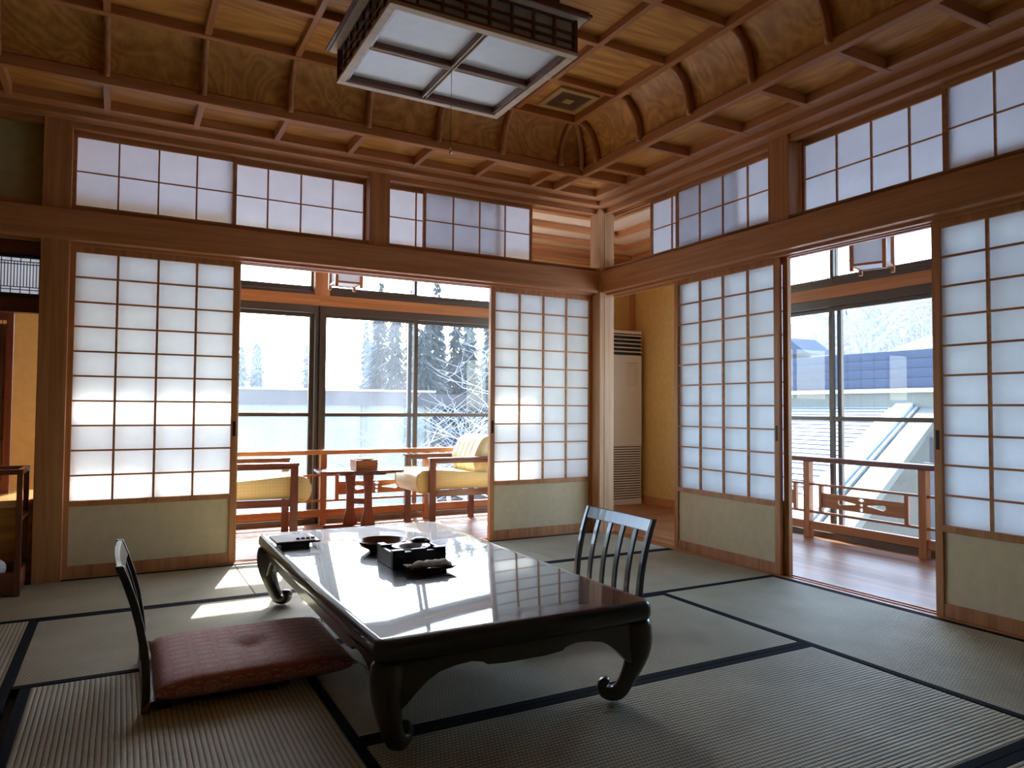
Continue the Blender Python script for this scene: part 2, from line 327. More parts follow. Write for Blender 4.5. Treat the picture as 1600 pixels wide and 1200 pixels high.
# tatami mats: x0,x1,y0,y1,axis,label
mats = [(-2.74, -.92, -.83, -.022, 'x', 'tatami mat along the back wall before the right-hand shoji and table end'),
        (-4.56, -2.74, -.83, -.022, 'x', 'tatami mat under the large left shoji screen beside the dark post'),
        (-.92, -.022, -.83, -.022, 'x', 'short tatami mat in the corner below the air conditioner'),
        (-3.665, -1.85, -1.735, -.83, 'x', 'tatami mat in the second row behind the red cushion, partly sunlit'),
        (-1.85, -.022, -1.735, -.83, 'x', 'tatami mat in the second row behind the slatted floor chair'),
        (-2.735, -.885, -2.64, -1.735, 'x', 'tatami mat lying under the black lacquer table'),
        (-2.735, -.885, -3.55, -2.64, 'x', 'ribbed tatami mat in front of the lacquer table'),
        (-.885, -.022, -3.55, -1.735, 'y', 'tatami mat beside the right wall opening'),
        (-3.64, -2.735, -3.55, -1.735, 'y', 'ribbed tatami mat under the red cushion and left floor chair'),
        (-4.56, -3.665, -2.64, -.83, 'y', 'tatami mat at the far left beside the towel stand'),
        (-5.6, -4.56, -2.64, -.022, 'y', 'tatami mat outside the view beyond the alcove'),
        (-4.56, -3.665, -4.45, -2.64, 'y', 'tatami mat at the bottom left corner'),
        (-.885, -.022, -5.4, -3.55, 'y', 'tatami mat at the lower right by the last shoji screen'),
        (-2.735, -.885, -4.46, -3.55, 'x', 'tatami mat at the bottom right corner in front'),
        (-3.665, -2.735, -5.4, -3.55, 'y', 'tatami mat under the camera position')]
for x0, x1, y0, y1, ax, lb in mats:
    e = .0015
    r = tag(empty('tatami_mat', ((x0+x1)/2, (y0+y1)/2, -.03)), lb, 'tatami mat', 'tatami mats covering the floor')
    MB().box(x0+e, x1-e, y0+e, y1-e, -.03, 0).build('woven_surface', M['tat_'+ax], r, True, bevel=.004)
    w = .032
    for s in (0, 1):
        if ax == 'x': b = MB().box(x0+e, x1-e, (y0+e, y1-e-w)[s], (y0+e+w, y1-e)[s], -.029, .0012)
        else: b = MB().box((x0+e, x1-e-w)[s], (x0+e+w, x1-e)[s], y0+e, y1-e, -.029, .0012)
        b.build('cloth_border', M['heri'], r, True)

# ------------------------------------------------------------------ room shell walls
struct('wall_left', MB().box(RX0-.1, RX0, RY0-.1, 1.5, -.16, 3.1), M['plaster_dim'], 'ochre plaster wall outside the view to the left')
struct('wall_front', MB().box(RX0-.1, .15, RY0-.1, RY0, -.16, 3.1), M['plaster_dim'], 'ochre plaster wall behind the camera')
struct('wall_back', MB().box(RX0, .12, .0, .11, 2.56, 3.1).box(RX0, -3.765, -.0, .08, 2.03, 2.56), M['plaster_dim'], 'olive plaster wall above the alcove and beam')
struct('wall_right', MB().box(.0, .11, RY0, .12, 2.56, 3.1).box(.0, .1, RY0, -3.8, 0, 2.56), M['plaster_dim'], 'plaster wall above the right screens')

n = 3
def trim(mb, mat, label, bevel=.003):
    global n
    o = struct('trim_%d' % n, mb, mat, label, bevel); n += 1; return o
# posts
trim(MB().box(-3.765, -3.63, -.06, .08, 0, 2.56), M['cyp_z'], 'thick reddish wooden post left of the large shoji screen')
trim(MB().box(-1.94, -1.80, -.06, .08, 2.03, 2.56), M['cyp_z'], 'short post between the upper screens of the back wall')
trim(MB().box(-.06, .08, -1.87, -1.723, 2.03, 2.56), M['cyp_z'], 'short post between the upper screens of the right wall')
trim(MB().box(-.06, .08, -3.80, -3.66, 0, 2.56), M['cyp_z'], 'wooden post at the far end of the right screens')
trim(MB().box(-.10, -.060, -.10, .035, 0, 2.56).box(-.056, .035, -.0985, .035, 0, 2.56).box(-.0605, -.0555, -.09, .03, 0, 2.56), M['cyp_pale'], 'pale corner post where the two screen walls meet', .002)
# beams
for F, nm in ((FA, 'back'), (FB, 'right')):
    a = AX(F); lo = RX0 if F is FA else RY0
    s = MB()
    # mitred room-side beam
    prof = [(-.09, 1.865), (-.09, 2.03), (0, 2.03), (0, 1.865)]
    secs = [[F(lo, d, z) for d, z in prof], [F(min(d, 0), d, z) if d < 0 else F(0, 0, z) for d, z in prof]]
    s.loft(secs, smooth=False)
    trim(s, M['cyp_'+a], 'long wooden beam above the sliding screens of the %s wall' % nm)
    s = MB(); wbox(s, F, lo, .1, -.02, .10, 1.885, 2.045)
    for p, q in ((-.03, .0), (.03, .042), (.072, .10)): wbox(s, F, lo, .1, p, q, 1.85, 1.89)
    wbox(s, F, lo, .1, -.045, .10, 2.03, 2.055)
    for p, q in ((-.045, -.004), (.024, .034), (.062, .1)): wbox(s, F, lo, .1, p, q, 2.05, 2.066)
    trim(s, M['cyp_'+a], 'grooved head rail of the sliding screens on the %s wall' % nm, 0)
    # cornice
    s = MB()
    steps = [(-.05, .10, 2.50, 2.545), (-.15, -.05, 2.515, 2.58), (-.245, -.15, 2.545, 2.62)]
    for d0, d1, z0, z1 in [(-.05, .0, 2.495, 2.56), (-.15, .0, 2.53, 2.585), (-.245, .0, 2.56, 2.63)]:
        pr = [(d0, z0), (d0, z1), (d1, z1), (d1, z0)]
        s.loft([[F(lo, d, z) for d, z in pr], [F(d, d, z) for d, z in pr]], smooth=False)
    wbox(s, F, lo, .1, .02, .034, 2.495, 2.56); wbox(s, F, lo, .1, .062, .10, 2.495, 2.56); wbox(s, F, lo, .1, .0, .1, 2.51, 2.56)
    trim(s, M['cyp_'+a], 'stepped wooden cornice above the upper screens of the %s wall' % nm, .002)

# ------------------------------------------------------------------ coffered, coved ceiling
CEIL = tag(empty('ceiling', (-2.8, -2.8, 2.86)), 'dark honey wooden coffered ceiling with a curved cove', None, None, 'structure')
L = 5.6
def side(k):
    # (u, d, z): u runs 0..-L along the wall, d = distance into the room
    return [lambda u, d, z: (u, -d, z), lambda u, d, z: (-d, u, z), lambda u, d, z: (u, -L+d, z), lambda u, d, z: (-L+d, u, z)][k]
P = .444; DU = .80; DL = .60
lines = [-DU-P*i for i in range(10)]
MB().box(-L+DU, -DU, -L+DU, -DU, 2.862, 2.88).build('ceiling_board', M['board_x'], CEIL, True)
bw = .016
for i, q in enumerate(lines):
    b2 = .02 if i in (0, 9) else bw
    zz = 2.812 if i in (0, 9) else 2.82
    MB().box(q-b2, q+b2, -L+DU, -DU, zz, 2.865).build('batten', M['cyp_y'], CEIL, True, bevel=.003)
    MB().box(-L+DU, -DU, q-b2, q+b2, zz+.0015, 2.8655).build('batten', M['cyp_x'], CEIL, True, bevel=.003)
NA = 10
def arc(t, off=0):   # t 0 top .. 1 bottom ; ellipse
    a = t*PI/2; R1 = DU-DL-.005; R2 = .275
    return (DU-(R1-off)*math.sin(a), 2.60+(R2-off)*math.cos(a)-.01)
for k in range(4):
    F = side(k); a = 'xyxy'[k]
    s = MB(); vs = []; fs = []
    for i in range(NA+1):
        d, z = arc(i/NA); vs += [F(-d, d, z), F(-L+d, d, z)]
    fs = [(2*i, 2*i+1, 2*i+3, 2*i+2) for i in range(NA)]
    s.add(vs, fs, True); s.build('cove_panel', M['board_y' if a == 'x' else 'board_x'], CEIL, True)
    # lower strip board
    s = MB(); s.quad(F(-.2, .2, 2.612), F(-L+.2, .2, 2.612), F(-L+.62, .62, 2.612), F(-.62, .62, 2.612)); s.build('strip_board', M['board_'+a], CEIL, True)
    # lower rail: runs wall to wall
    s = MB(); c0 = F(-.2, DL-.022, 2.552); c1 = F(-L+.2, DL+.02, 2.61); s.box(c0[0], c1[0], c0[1], c1[1], c0[2]+.001*(k % 2), c1[2]); s.build('lower_rail', M['cyp_'+a], CEIL, True, bevel=.003)
    for q in lines:
        s = MB(); c0 = F(q-bw, .2, 2.556); c1 = F(q+bw, DL, 2.612); s.box(c0[0], c1[0], c0[1], c1[1], c0[2], c1[2]); s.build('strip_batten', M['cyp_'+('y' if a == 'x' else 'x')], CEIL, True, bevel=.002)
        s = MB(); secs = []
        for i in range(NA+1):
            d, z = arc(i/NA); d2, z2 = arc(i/NA, .042)
            if i == NA: z -= .0; z2 -= .0
            m1, m2 = (d+(d2-d)*.75, z+(z2-z)*.75)[0], (z+(z2-z)*.75)
            secs.append([F(q-bw, d, z), F(q-bw, m1, m2), F(q-bw*.5, d2, z2), F(q+bw*.5, d2, z2), F(q+bw, m1, m2), F(q+bw, d, z)])
        s.loft(secs); s.build('cove_rib', M['cyp_z'], CEIL, True)
for cx, cy_ in ((0, 0), (-L, 0), (0, -L), (-L, -L)):    # diagonal hip ribs
    sx = -1 if cx == 0 else 1; sy = -1 if cy_ == 0 else 1; s = MB(); secs = []
    tx, ty = (-sx*bw*.7, sy*bw*.7)
    for i in range(NA+1):
        d, z = arc(i/NA); d2, z2 = arc(i/NA, .042)
        secs.append([(cx+sx*d-tx, cy_+sy*d-ty, z), (cx+sx*d2-tx*.8, cy_+sy*d2-ty*.8, z2), (cx+sx*d2+tx*.8, cy_+sy*d2+ty*.8, z2), (cx+sx*d+tx, cy_+sy*d+ty, z)])
    s.loft(secs); s.build('hip_rib', M['cyp_z'], CEIL, True)
struct('roof', MB().box(-5.8, .2, -5.8, .2, 3.05, 3.2), M['fascia'], 'roof slab over the room')

# ------------------------------------------------------------------ shoji screens
def stack_frame(s, F, u0, u1, d0, d1, z0, z1, st, top, bot, mid=None):
    wbox(s, F, u0, u0+st, d0, d1, z0, z1); wbox(s, F, u1-st, u1, d0, d1, z0, z1)
    wbox(s, F, u0+st, u1-st, d0+.002, d1-.002, z1-top, z1); wbox(s, F, u0+st, u1-st, d0+.002, d1-.002, z0, z0+bot)
    if mid: wbox(s, F, u0+st, u1-st, d0-.002, d1-.002, mid[0], mid[1])
def shoji(F, u0, u1, d0, label, pull, cols=4, rows=10):
    th = .03; z1 = 1.852
    base = F((u0+u1)/2, d0+th/2, 0)
    r = tag(empty('shoji_screen', base), label, 'sliding screen', 'tall shoji screens')
    s = MB(); st = .037; stack_frame(s, F, u0, u1, d0, d0+th, .004, z1, st, .037, .064, (.395, .426)); s.build('frame', M['cyp_z'], r, True, bevel=.002)
    gu0, gu1, gz0, gz1 = u0+st, u1-st, .426, z1-.037
    s = MB(); kw = .006; kh = .0048
    for i in range(1, cols):
        u = gu0+(gu1-gu0)*i/cols; wbox(s, F, u-kw, u+kw, d0+.004, d0+.018, gz0-.002, gz1+.002)
    for j in range(1, rows):
        z = gz0+(gz1-gz0)*j/rows; wbox(s, F, gu0-.002, gu1+.002, d0+.0045, d0+.0175, z-kh, z+kh)
    s.build('lattice', M['cyp_'+AX(F)], r, True)
    s = MB(); s.quad(F(gu0-.004, d0+.019, gz0-.004), F(gu1+.004, d0+.019, gz0-.004), F(gu1+.004, d0+.019, gz1+.004), F(gu0-.004, d0+.019, gz1+.004)); s.build('paper', M['paper'], r, True)
    s = MB(); wbox(s, F, gu0-.004, gu1+.004, d0+.010, d0+.02, .062, .397); s.build('lower_panel', M['kraft'], r, True)
    if pull:
        u = (u1-st/2) if pull > 0 else (u0+st/2)
        s = MB(); wbox(s, F, u-.009, u+.009, d0-.0012, d0+.004, .775, .865); s.build('finger_pull', M['black_metal'], r, True, bevel=.001)
    return r
W0 = .905
shoji(FA, -3.64, -2.735, 0, 'big shoji screen beside the thick left post, front leaf with bright sun bands', 1)
shoji(FA, -3.63, -2.725, .038, 'shoji screen hidden behind the big left one, only its shadow lines showing', 0)
shoji(FA, -1.0, -.095, 0, 'back-wall shoji screen next to the pale corner post, behind the slatted chair', -1)
shoji(FA, -.985, -.075, .038, 'rear shoji leaf stacked behind the one beside the corner post', 0)
shoji(FB, -1.742, -.84, 0, 'right-wall shoji screen between the air conditioner corner and the railing view', -1)
shoji(FB, -1.775, -.87, .038, 'rear shoji leaf stacked behind the screen right of the air conditioner', 0)
shoji(FB, -3.56, -2.645, 0, 'shoji screen at the right edge of the picture, cut off by it', 1)
shoji(FB, -3.59, -2.665, .038, 'rear shoji leaf behind the screen at the right picture edge', 0)

def transom(F, u0, u1, d0, label, st=.02, cols=4):
    z0, z1 = 2.056, 2.502; th = .022
    r = tag(empty('transom_screen', F((u0+u1)/2, d0+th/2, z0)), label, 'sliding screen', 'small shoji screens above the beams')
    s = MB(); stack_frame(s, F, u0, u1, d0, d0+th, z0, z1, st, .036, .024); s.build('frame', M['cyp_'+AX(F)], r, True, bevel=.0015)
    a, b, c, e = u0+st, u1-st, z0+.024, z1-.036
    s = MB()
    for i in range(1, cols):
        u = a+(b-a)*i/cols; wbox(s, F, u-.0045, u+.0045, d0+.004, d0+.014, c-.001, e+.001)
    z = (c+e)/2; wbox(s, F, a-.001, b+.001, d0+.0045, d0+.0135, z-.0035, z+.0035)
    s.build('lattice', M['cyp_'+AX(F)], r, True)
    s = MB(); s.quad(F(a-.004, d0+.0148, c-.004), F(b+.004, d0+.0148, c-.004), F(b+.004, d0+.0148, e+.004), F(a-.004, d0+.0148, e+.004)); s.build('paper', M['paper_top'], r, True)
transom(FA, -3.63, -2.765, 0, 'upper shoji screen over the big left screen, first from the left post')
transom(FA, -2.80, -1.935, .036, 'upper shoji screen left of the short post in the back wall')
transom(FA, -1.805, -.925, .036, 'rear upper shoji leaf right of the short post, half covered by its neighbour')
transom(FA, -1.535, -.655, 0, 'front upper shoji leaf ending at the open gap beside the corner')
transom(FB, -1.42, -.54, .036, 'rear upper shoji leaf starting at the gap in the right wall')
transom(FB, -1.735, -.855, 0, 'front upper shoji leaf ending at the short post of the right wall')
transom(FB, -2.745, -1.88, .036, 'upper shoji screen above the right-hand railing view')
transom(FB, -3.58, -2.705, 0, 'upper shoji screen at the upper right picture corner')

# ------------------------------------------------------------------ veranda ceiling, outer walls, windows
for F, nm in ((FA, 'back'), (FB, 'right')):
    a = AX(F); r = tag(empty('ceiling', F(-2.0, .7, 2.55)), 'pale battened wooden ceiling of the %s veranda' % nm, None, None, 'structure')
    s = MB(); s.quad(F(.0+.06, .06, 2.56), F(-5.6, .06, 2.56), F(-5.6, 1.42, 2.56), F(1.42, 1.42, 2.56)); s.build('ceiling_board', M['eng_'+a], r, True)
    for d in (.17, .56, .95, 1.30):
        s = MB(); wbox(s, F, -5.6, d, d-.02, d+.02, 2.51, 2.558); s.build('batten', M['cyp_'+a], r, True, bevel=.002)
    s = MB(); wbox(s, F, -5.6, 1.38, 1.33, 1.40, 2.43, 2.56); s.build('wall_plate', M['cyp_'+a], r, True)
    wbox(MB(), F, 0, 0, 0, 0, 0, 0)
struct('roof', MB().box(-5.8, 2.45, .08, 1.55, 2.62, 2.75).box(.08, 2.45, -6.2, .1, 2.62, 2.75), M['roof_dark'], 'veranda roof with an overhanging eave on the right side')
struct('floor', MB().box(-5.8, 1.5, .1, 1.52, -.6, -.17).box(.12, 1.5, -6, .1, -.6, -.17), M['fascia'], 'veranda base beams outside')
PLA = M['plaster']
wm = MB()
for F in (FA, FB):
    pass
# outer wall corner (solid ochre part), above windows and far ends
struct('wall_outer', MB().box(-.165, 1.48, 1.385, 1.48, 0, 2.6).box(-5.6, -.165, 1.385, 1.48, 2.25, 2.6).box(-5.6, -3.68, 1.385, 1.48, 0, 2.25), PLA, 'ochre plaster outer wall behind the back veranda')
struct('wall_outer', MB().box(1.385, 1.48, -.165, 1.385, 0, 2.6).box(1.385, 1.48, -5.6, -.165, 2.25, 2.6).box(1.385, 1.48, -5.6, -3.68, 0, 2.25), PLA, 'ochre plaster wall right of the air conditioner')
struct('wall_outer', MB().box(.1, 1.48, -5.7, -5.6, -.1, 2.6).box(-5.72, -5.62, .0, 1.48, -.1, 2.6), PLA, 'plaster end walls of the veranda outside the view')
struct('baseboard_right', MB().box(1.365, 1.386, -.165, 1.385, 0, .075), M['cyp_y'], 'low wooden baseboard under the ochre wall')
struct('baseboard_back', MB().box(-.165, 1.365, 1.365, 1.386, 0, .075), M['cyp_x'], 'low wooden baseboard behind the air conditioner')
trim(MB().box(1.335, 1.385, 1.335, 1.385, 0, 2.52), M['cyp_z'], 'narrow wooden corner post behind the air conditioner')

def sash(r, F, u0, u1, d, z0, z1, mat, mid=True, st=.035):
    s = MB(); wbox(s, F, u0, u0+st, d-.014, d+.014, z0, z1); wbox(s, F, u1-st, u1, d-.014, d+.014, z0, z1)
    wbox(s, F, u0+st, u1-st, d-.013, d+.013, z0, z0+.05); wbox(s, F, u0+st, u1-st, d-.013, d+.013, z1-.03, z1)
    if mid: wbox(s, F, u0+st, u1-st, d-.013, d+.013, .88, .912)
    s.build('sash', M['alu'], r, True, bevel=.002)
    s = MB(); s.quad(F(u0+.01, d, z0+.01), F(u1-.01, d, z0+.01), F(u1-.01, d, z1-.01), F(u0+.01, d, z1-.01)); s.build('pane', mat, r, True)
wi = 1
def window(F, u0, u1, mats_, label, tms, c):
    """u0<u1 ; two sliding sashes below, transom lights above"""
    global wi
    r = tag(empty('window_%d' % wi, F((u0+u1)/2, 1.34, .0)), label, None, None, 'structure'); wi += 1
    s = MB(); e = .022
    wbox(s, F, u0, u0+e, 1.30, 1.385, .0, 2.25); wbox(s, F, u1-e, u1, 1.30, 1.385, .0, 2.25)
    wbox(s, F, u0+e, u1-e, 1.30, 1.385, .0, .045); wbox(s, F, u0+e, u1-e, 1.295, 1.385, 1.735, 1.80)
    wbox(s, F, u0+e, u1-e, 1.30, 1.385, 1.885, 1.915); wbox(s, F, u0+e, u1-e, 1.30, 1.385, 2.22, 2.25)
    s.build('window_frame', M['alu'], r, True, bevel=.002)
    s = MB(); wbox(s, F, u0-.01, u1+.01, 1.285, 1.385, 1.798, 1.887); s.build('cross_beam', M['red_'+AX(F)] if 0 else M['cyp_'+AX(F)], r, True, bevel=.003)
    sash(r, F, u0+e, c+.04, 1.325, .045, 1.735, mats_[0]); sash(r, F, c-.04, u1-e, 1.36, .045, 1.735, mats_[1])
    sash(r, F, u0+e, c+tms[0], 1.33, 1.915, 2.22, M['glass'], False, .028); sash(r, F, c+tms[1], u1-e, 1.362, 1.915, 2.22, M['glass'], False, .028)
    return r
GD, GC = M['glass_dusty_haze'], M['glass']
window(FA, -1.93, -.17, (GD, GC), 'large window of the back veranda with forest beyond', (.03, .0), -1.10)
window(FA, -3.68, -1.948, (GD, GD), 'left window of the back veranda, bright and hazy', (-.02, -.045), -2.80)
window(FB, -1.95, -.17, (GC, GC), 'window of the right veranda facing the snowy roofs', (.03, .0), -1.11)
window(FB, -3.68, -1.97, (GC, GC), 'window of the right veranda hidden by the last screen', (-.02, -.045), -2.80)
trim(MB().box(-1.949, -1.929, 1.32, 1.385, 0, 1.80), M['alu'], 'dark mullion between the two back windows')
trim(MB().box(-1.98, -1.855, 1.28, 1.48, 1.888, 2.45), M['cyp_z'], 'wooden post between the upper lights of the back windows')
trim(MB().box(1.28, 1.48, -2.02, -1.90, 1.888, 2.45), M['cyp_z'], 'wooden post between the two right veranda windows')

# ------------------------------------------------------------------ veranda railings
def ell(cx, cz, rx, rz, k=14): return [(cx+rx*math.cos(2*PI*i/k), cz+rz*math.sin(2*PI*i/k)) for i in range(k)]
def railing(F, u_posts, lo, hi, label):
    a = AX(F); r = tag(empty('veranda_railing', F((lo+hi)/2, 1.22, 0)), label, 'railing', 'carved veranda railings')
    R = M['red_'+a]
    s = MB(); wbox(s, F, lo, hi, 1.185, 1.265, .572, .61); s.build('handrail', M['dark_'+a] if F is FB else M['cyp_'+a], r, True, bevel=.006)
    for z0, z1, nm in ((.395, .412, 'middle_rail'), (.188, .206, 'lower_rail')):
        s = MB(); wbox(s, F, lo, hi, 1.214, 1.236, z0, z1); s.build(nm, R, r, True, bevel=.002)
    s = MB(); wbox(s, F, lo, hi, 1.208, 1.242, .068, .128); s.build('base_rail', R, r, True, bevel=.002)
    for u in u_posts:
        s = MB(); wbox(s, F, u-.026, u+.026, 1.20, 1.252, 0, .575); s.build('post', M['red_z'], r, True, bevel=.003)
    for i in range(len(u_posts)-1):
        p0, p1 = u_posts[i], u_posts[i+1]
        for u in (p0+.115, p1-.115):
            s = MB(); wbox(s, F, u-.014, u+.014, 1.212, 1.238, .206, .395); s.build('panel_stile', M['red_z'], r, True, bevel=.002)
        c = (p0+p1)/2; z = .292; o = [(p0+.128, .24), (p1-.128, .24), (p1-.128, .345), (p0+.128, .345)]
        drop = lambda sg: [(c+sg*x, z+y) for x, y in ((.045, .003), (.12, .012), (.165, .019), (.182, .014), (.187, 0), (.182, -.014), (.165, -.019), (.12, -.012), (.045, -.003))]
        holes = [drop(1), drop(-1), [(c, z+.022), (c+.026, z+.033), (c, z+.05), (c-.026, z+.033)], ell(c, z, .013, .009), ell(c, z-.033, .013, .014)]
        holed_plate('carved_panel', o, holes, (lambda A, B, t: F(A, 1.225+t, B)), .014, R, r)
railing(FA, [-3.70, -2.805, -1.905, -1.005, -.105], -3.70, -.08, 'carved wooden railing along the back veranda windows')
railing(FB, [-3.63, -2.735, -1.84, -.945, -.05], -3.63, -.03, 'carved wooden railing along the right veranda windows')

# ------------------------------------------------------------------ floor-standing air conditioner
ac = tag(empty('air_conditioner', (1.02, 1.24, 0)), 'tall ivory floor-standing air conditioner in the veranda corner', 'air conditioner')
AX0, AX1, AY0, AY1 = .74, 1.315, 1.15, 1.36
s = MB().box(AX0, AX1, AY0+.012, AY1, 0, 1.755); s.build('body', M['ac'], ac, True, bevel=.006)
MB().box(AX0+.0, AX1-.0, AY0, AY0+.02, .60, 1.505).build('front_panel', M['ac'], ac, True, bevel=.003)
MB().box(AX0, AX1, AY0, AY0+.02, 0, .06).build('bottom_trim', M['ac'], ac, True, bevel=.003)
MB().box(AX0, AX1, AY0, AY0+.02, 1.725, 1.755).build('top_trim', M['ac'], ac, True, bevel=.003)
MB().box(AX0+.01, AX1-.01, AY0+.008, AY0+.014, .06, .60).build('intake_recess', M['ac_dark'], ac, True)
MB().box(AX0+.01, AX1-.01, AY0+.004, AY0+.0135, 1.51, 1.725).build('outlet_recess', M['ac_dark'], ac, True)
for j in range(5):
    z = 1.535+j*.041; s = MB().add([(AX0+.005, AY0-.012, z), (AX1-.005, AY0-.012, z), (AX1-.005, AY0+.012, z+.014), (AX0+.005, AY0+.012, z+.014), (AX0+.005, AY0-.012, z+.006), (AX1-.005, AY0-.012, z+.006), (AX1-.005, AY0+.012, z+.02), (AX0+.005, AY0+.012, z+.02)],
      [(3, 2, 1, 0), (4, 5, 6, 7), (0, 1, 5, 4), (1, 2, 6, 5), (2, 3, 7, 6), (3, 0, 4, 7)]); s.build('outlet_louver', M['ac'], ac, True)
for j in range(22):
    z = .07+j*.0245; s = MB().box(AX0+.008, AX1-.008, AY0-.004, AY0+.009, z, z+.014); s.build('intake_slat', M['ac'], ac, True)
s = MB().box(AX1-.19, AX1-.045, AY0-.001, AY0+.001, 1.19, 1.44); s.build('control_cover', flat('cream_cover', (.74, .73, .64), .5), ac, True)
s = MB().box(AX1-.18, AX1-.06, AY0-.002, AY0, 1.425, 1.43).box(AX1-.17, AX1-.08, AY0-.002, AY0, 1.40, 1.403); s.build('printed_line', flat('grey_print', (.4, .4, .4), .6), ac, True)

# ------------------------------------------------------------------ ceiling lamp of the room
lx0, lx1, ly0, ly1, lz = -2.495, -1.632, -2.08, -1.30, 2.50
lamp = tag(empty('ceiling_lamp', ((lx0+lx1)/2, (ly0+ly1)/2, 2.82)), 'large square ceiling lamp with white sheet panels and dark lattice sides', 'ceiling lamp')
fwid = .036
s = MB().box(lx0, lx1, ly0, ly0+fwid, lz, lz+.016).box(lx0, lx1, ly1-fwid, ly1, lz, lz+.016).box(lx0, lx0+fwid, ly0+fwid, ly1-fwid, lz, lz+.016).box(lx1-fwid, lx1, ly0+fwid, ly1-fwid, lz, lz+.016)
s.build('bottom_frame', M['lamp_wood'], lamp, True, bevel=.002)
mx, my = (lx0+lx1)/2, (ly0+ly1)/2
s = MB(); i0 = fwid+.0
for o_ in (0,):
    s.box(lx0+i0, lx1-i0, ly0+i0, ly0+i0+.012, lz+.008, lz+.04).box(lx0+i0, lx1-i0, ly1-i0-.012, ly1-i0, lz+.008, lz+.04).box(lx0+i0, lx0+i0+.012, ly0+i0+.012, ly1-i0-.012, lz+.008, lz+.04).box(lx1-i0-.012, lx1-i0, ly0+i0+.012, ly1-i0-.012, lz+.008, lz+.04)
s.box(mx-.014, mx+.014, ly0+i0, ly1-i0, lz+.012, lz+.04).box(lx0+i0, lx1-i0, my-.014, my+.014, lz+.0125, lz+.0405)
s.build('inner_frame', M['dark_x'], lamp, True)
s = MB()
for q in (-.011, .006): s.box(mx+q, mx+q+.005, ly0+i0, ly1-i0, lz+.005, lz+.014); s.box(lx0+i0, lx1-i0, my+q, my+q+.005, lz+.0045, lz+.0135)
s.build('pale_bead', M['lamp_wood'], lamp, True)
s = MB().quad((lx0+.03, ly0+.03, lz+.036), (lx1-.03, ly0+.03, lz+.036), (lx1-.03, ly1-.03, lz+.036), (lx0+.03, ly1-.03, lz+.036)); s.build('diffuser_sheet', M['sheet'], lamp, True)
e = .012; X0, X1, Y0, Y1 = lx0+e, lx1-e, ly0+e, ly1-e; zt = 2.665
s = MB()
def slat_side(horizontal_axis, fixed, a0, a1):
    nn = 8; ks = [a0+(a1-a0)*i/nn for i in range(nn+1)]
    for i, k in enumerate(ks):
        w = .012 if i in (0, nn) else .005
        if horizontal_axis == 'x': s.box(k-w, k+w, fixed-.006, fixed+.006, lz+.014, zt)
        else: s.box(fixed-.006, fixed+.006, k-w, k+w, lz+.014, zt)
    mid = (a0+a1)/2
    for z in (lz+.022, lz+.062, lz+.10, zt-.006):
        h = .008 if z in (lz+.022, zt-.006) else .0045
        if horizontal_axis == 'x': s.box(a0, a1, fixed-.005, fixed+.005, z-h, z+h)
        else: s.box(fixed-.005, fixed+.005, a0, a1, z-h, z+h)
slat_side('x', Y0, X0, X1); slat_side('x', Y1, X0, X1); slat_side('y', X0, Y0, Y1); slat_side('y', X1, Y0, Y1)
s.build('side_lattice', M['dark_x'], lamp, True)
s = MB()
for a_, b_ in (((X0, Y0), (X1, Y0)), ((X1, Y0), (X1, Y1)), ((X1, Y1), (X0, Y1)), ((X0, Y1), (X0, Y0))):
    t = .010; cx_, cy__ = mx, my
    sh = lambda p: (p[0]+(t if p[0] < cx_ else -t), p[1]+(t if p[1] < cy__ else -t))
    A_, B_ = sh(a_), sh(b_); s.quad((A_[0], A_[1], lz+.016), (B_[0], B_[1], lz+.016), (B_[0], B_[1], zt), (A_[0], A_[1], zt))
s.build('side_paper', M['lamp_paper'], lamp, True)
s = MB().box(lx0-.045, lx1+.045, ly0-.045, ly1+.045, zt, zt+.012).box(lx0-.035, lx1+.035, ly0-.035, ly1+.035, zt+.012, zt+.026); s.build('brim', M['dark_x'], lamp, True, bevel=.002)
s = MB().box(lx0-.03, lx1+.03, ly0-.03, ly1+.03, zt-.006, zt-.0005); s.build('brim_lining', M['lamp_wood'], lamp, True)
s = MB().box(lx0+.06, lx1-.06, ly0+.06, ly1-.06, zt+.026, 2.822); s.build('mounting_box', M['dark_x'], lamp, True)
s = MB().tube([(-2.068, my, lz+.01), (-2.068, my+.002, 2.135)], .0012, 6); s.build('pull_cord', M['black_metal'], lamp, True)
s = MB().lathe([(.001, .0), (.006, .004), (.007, .02), (.003, .03), (.001, .032)], (-2.068, my+.002, 2.11), 12); s.build('cord_knob', M['chrome'], lamp, True)

# ceiling exhaust vent
ev = tag(empty('ceiling_vent', (-.985, -1.0, 2.86)), 'square ventilation grille in the ceiling near the room corner', 'ceiling vent')
vx, vy = -.985, -1.0
s = MB(); o1, o2 = .14, .105
s.box(vx-o1, vx+o1, vy-o1, vy-o2, 2.846, 2.862).box(vx-o1, vx+o1, vy+o2, vy+o1, 2.846, 2.862).box(vx-o1, vx-o2, vy-o2, vy+o2, 2.846, 2.862).box(vx+o2, vx+o1, vy-o2, vy+o2, 2.846, 2.862)
s.box(vx-.03, vx+.03, vy-.03, vy+.03, 2.845, 2.86); s.build('frame', flat('tan_plastic', (.5, .33, .14), .6), ev, True, bevel=.002)
s = MB()
for k in range(7):
    h0 = .033+k*.0103; h1 = h0+.0055
    s.box(vx-h1, vx+h1, vy-h1, vy-h0, 2.85, 2.86).box(vx-h1, vx+h1, vy+h0, vy+h1, 2.85, 2.86).box(vx-h1, vx-h0, vy-h0, vy+h0, 2.85, 2.86).box(vx+h0, vx+h1, vy-h0, vy+h0, 2.85, 2.86)
s.build('louver', flat('brown_plastic', (.2, .1, .045), .6), ev, True)
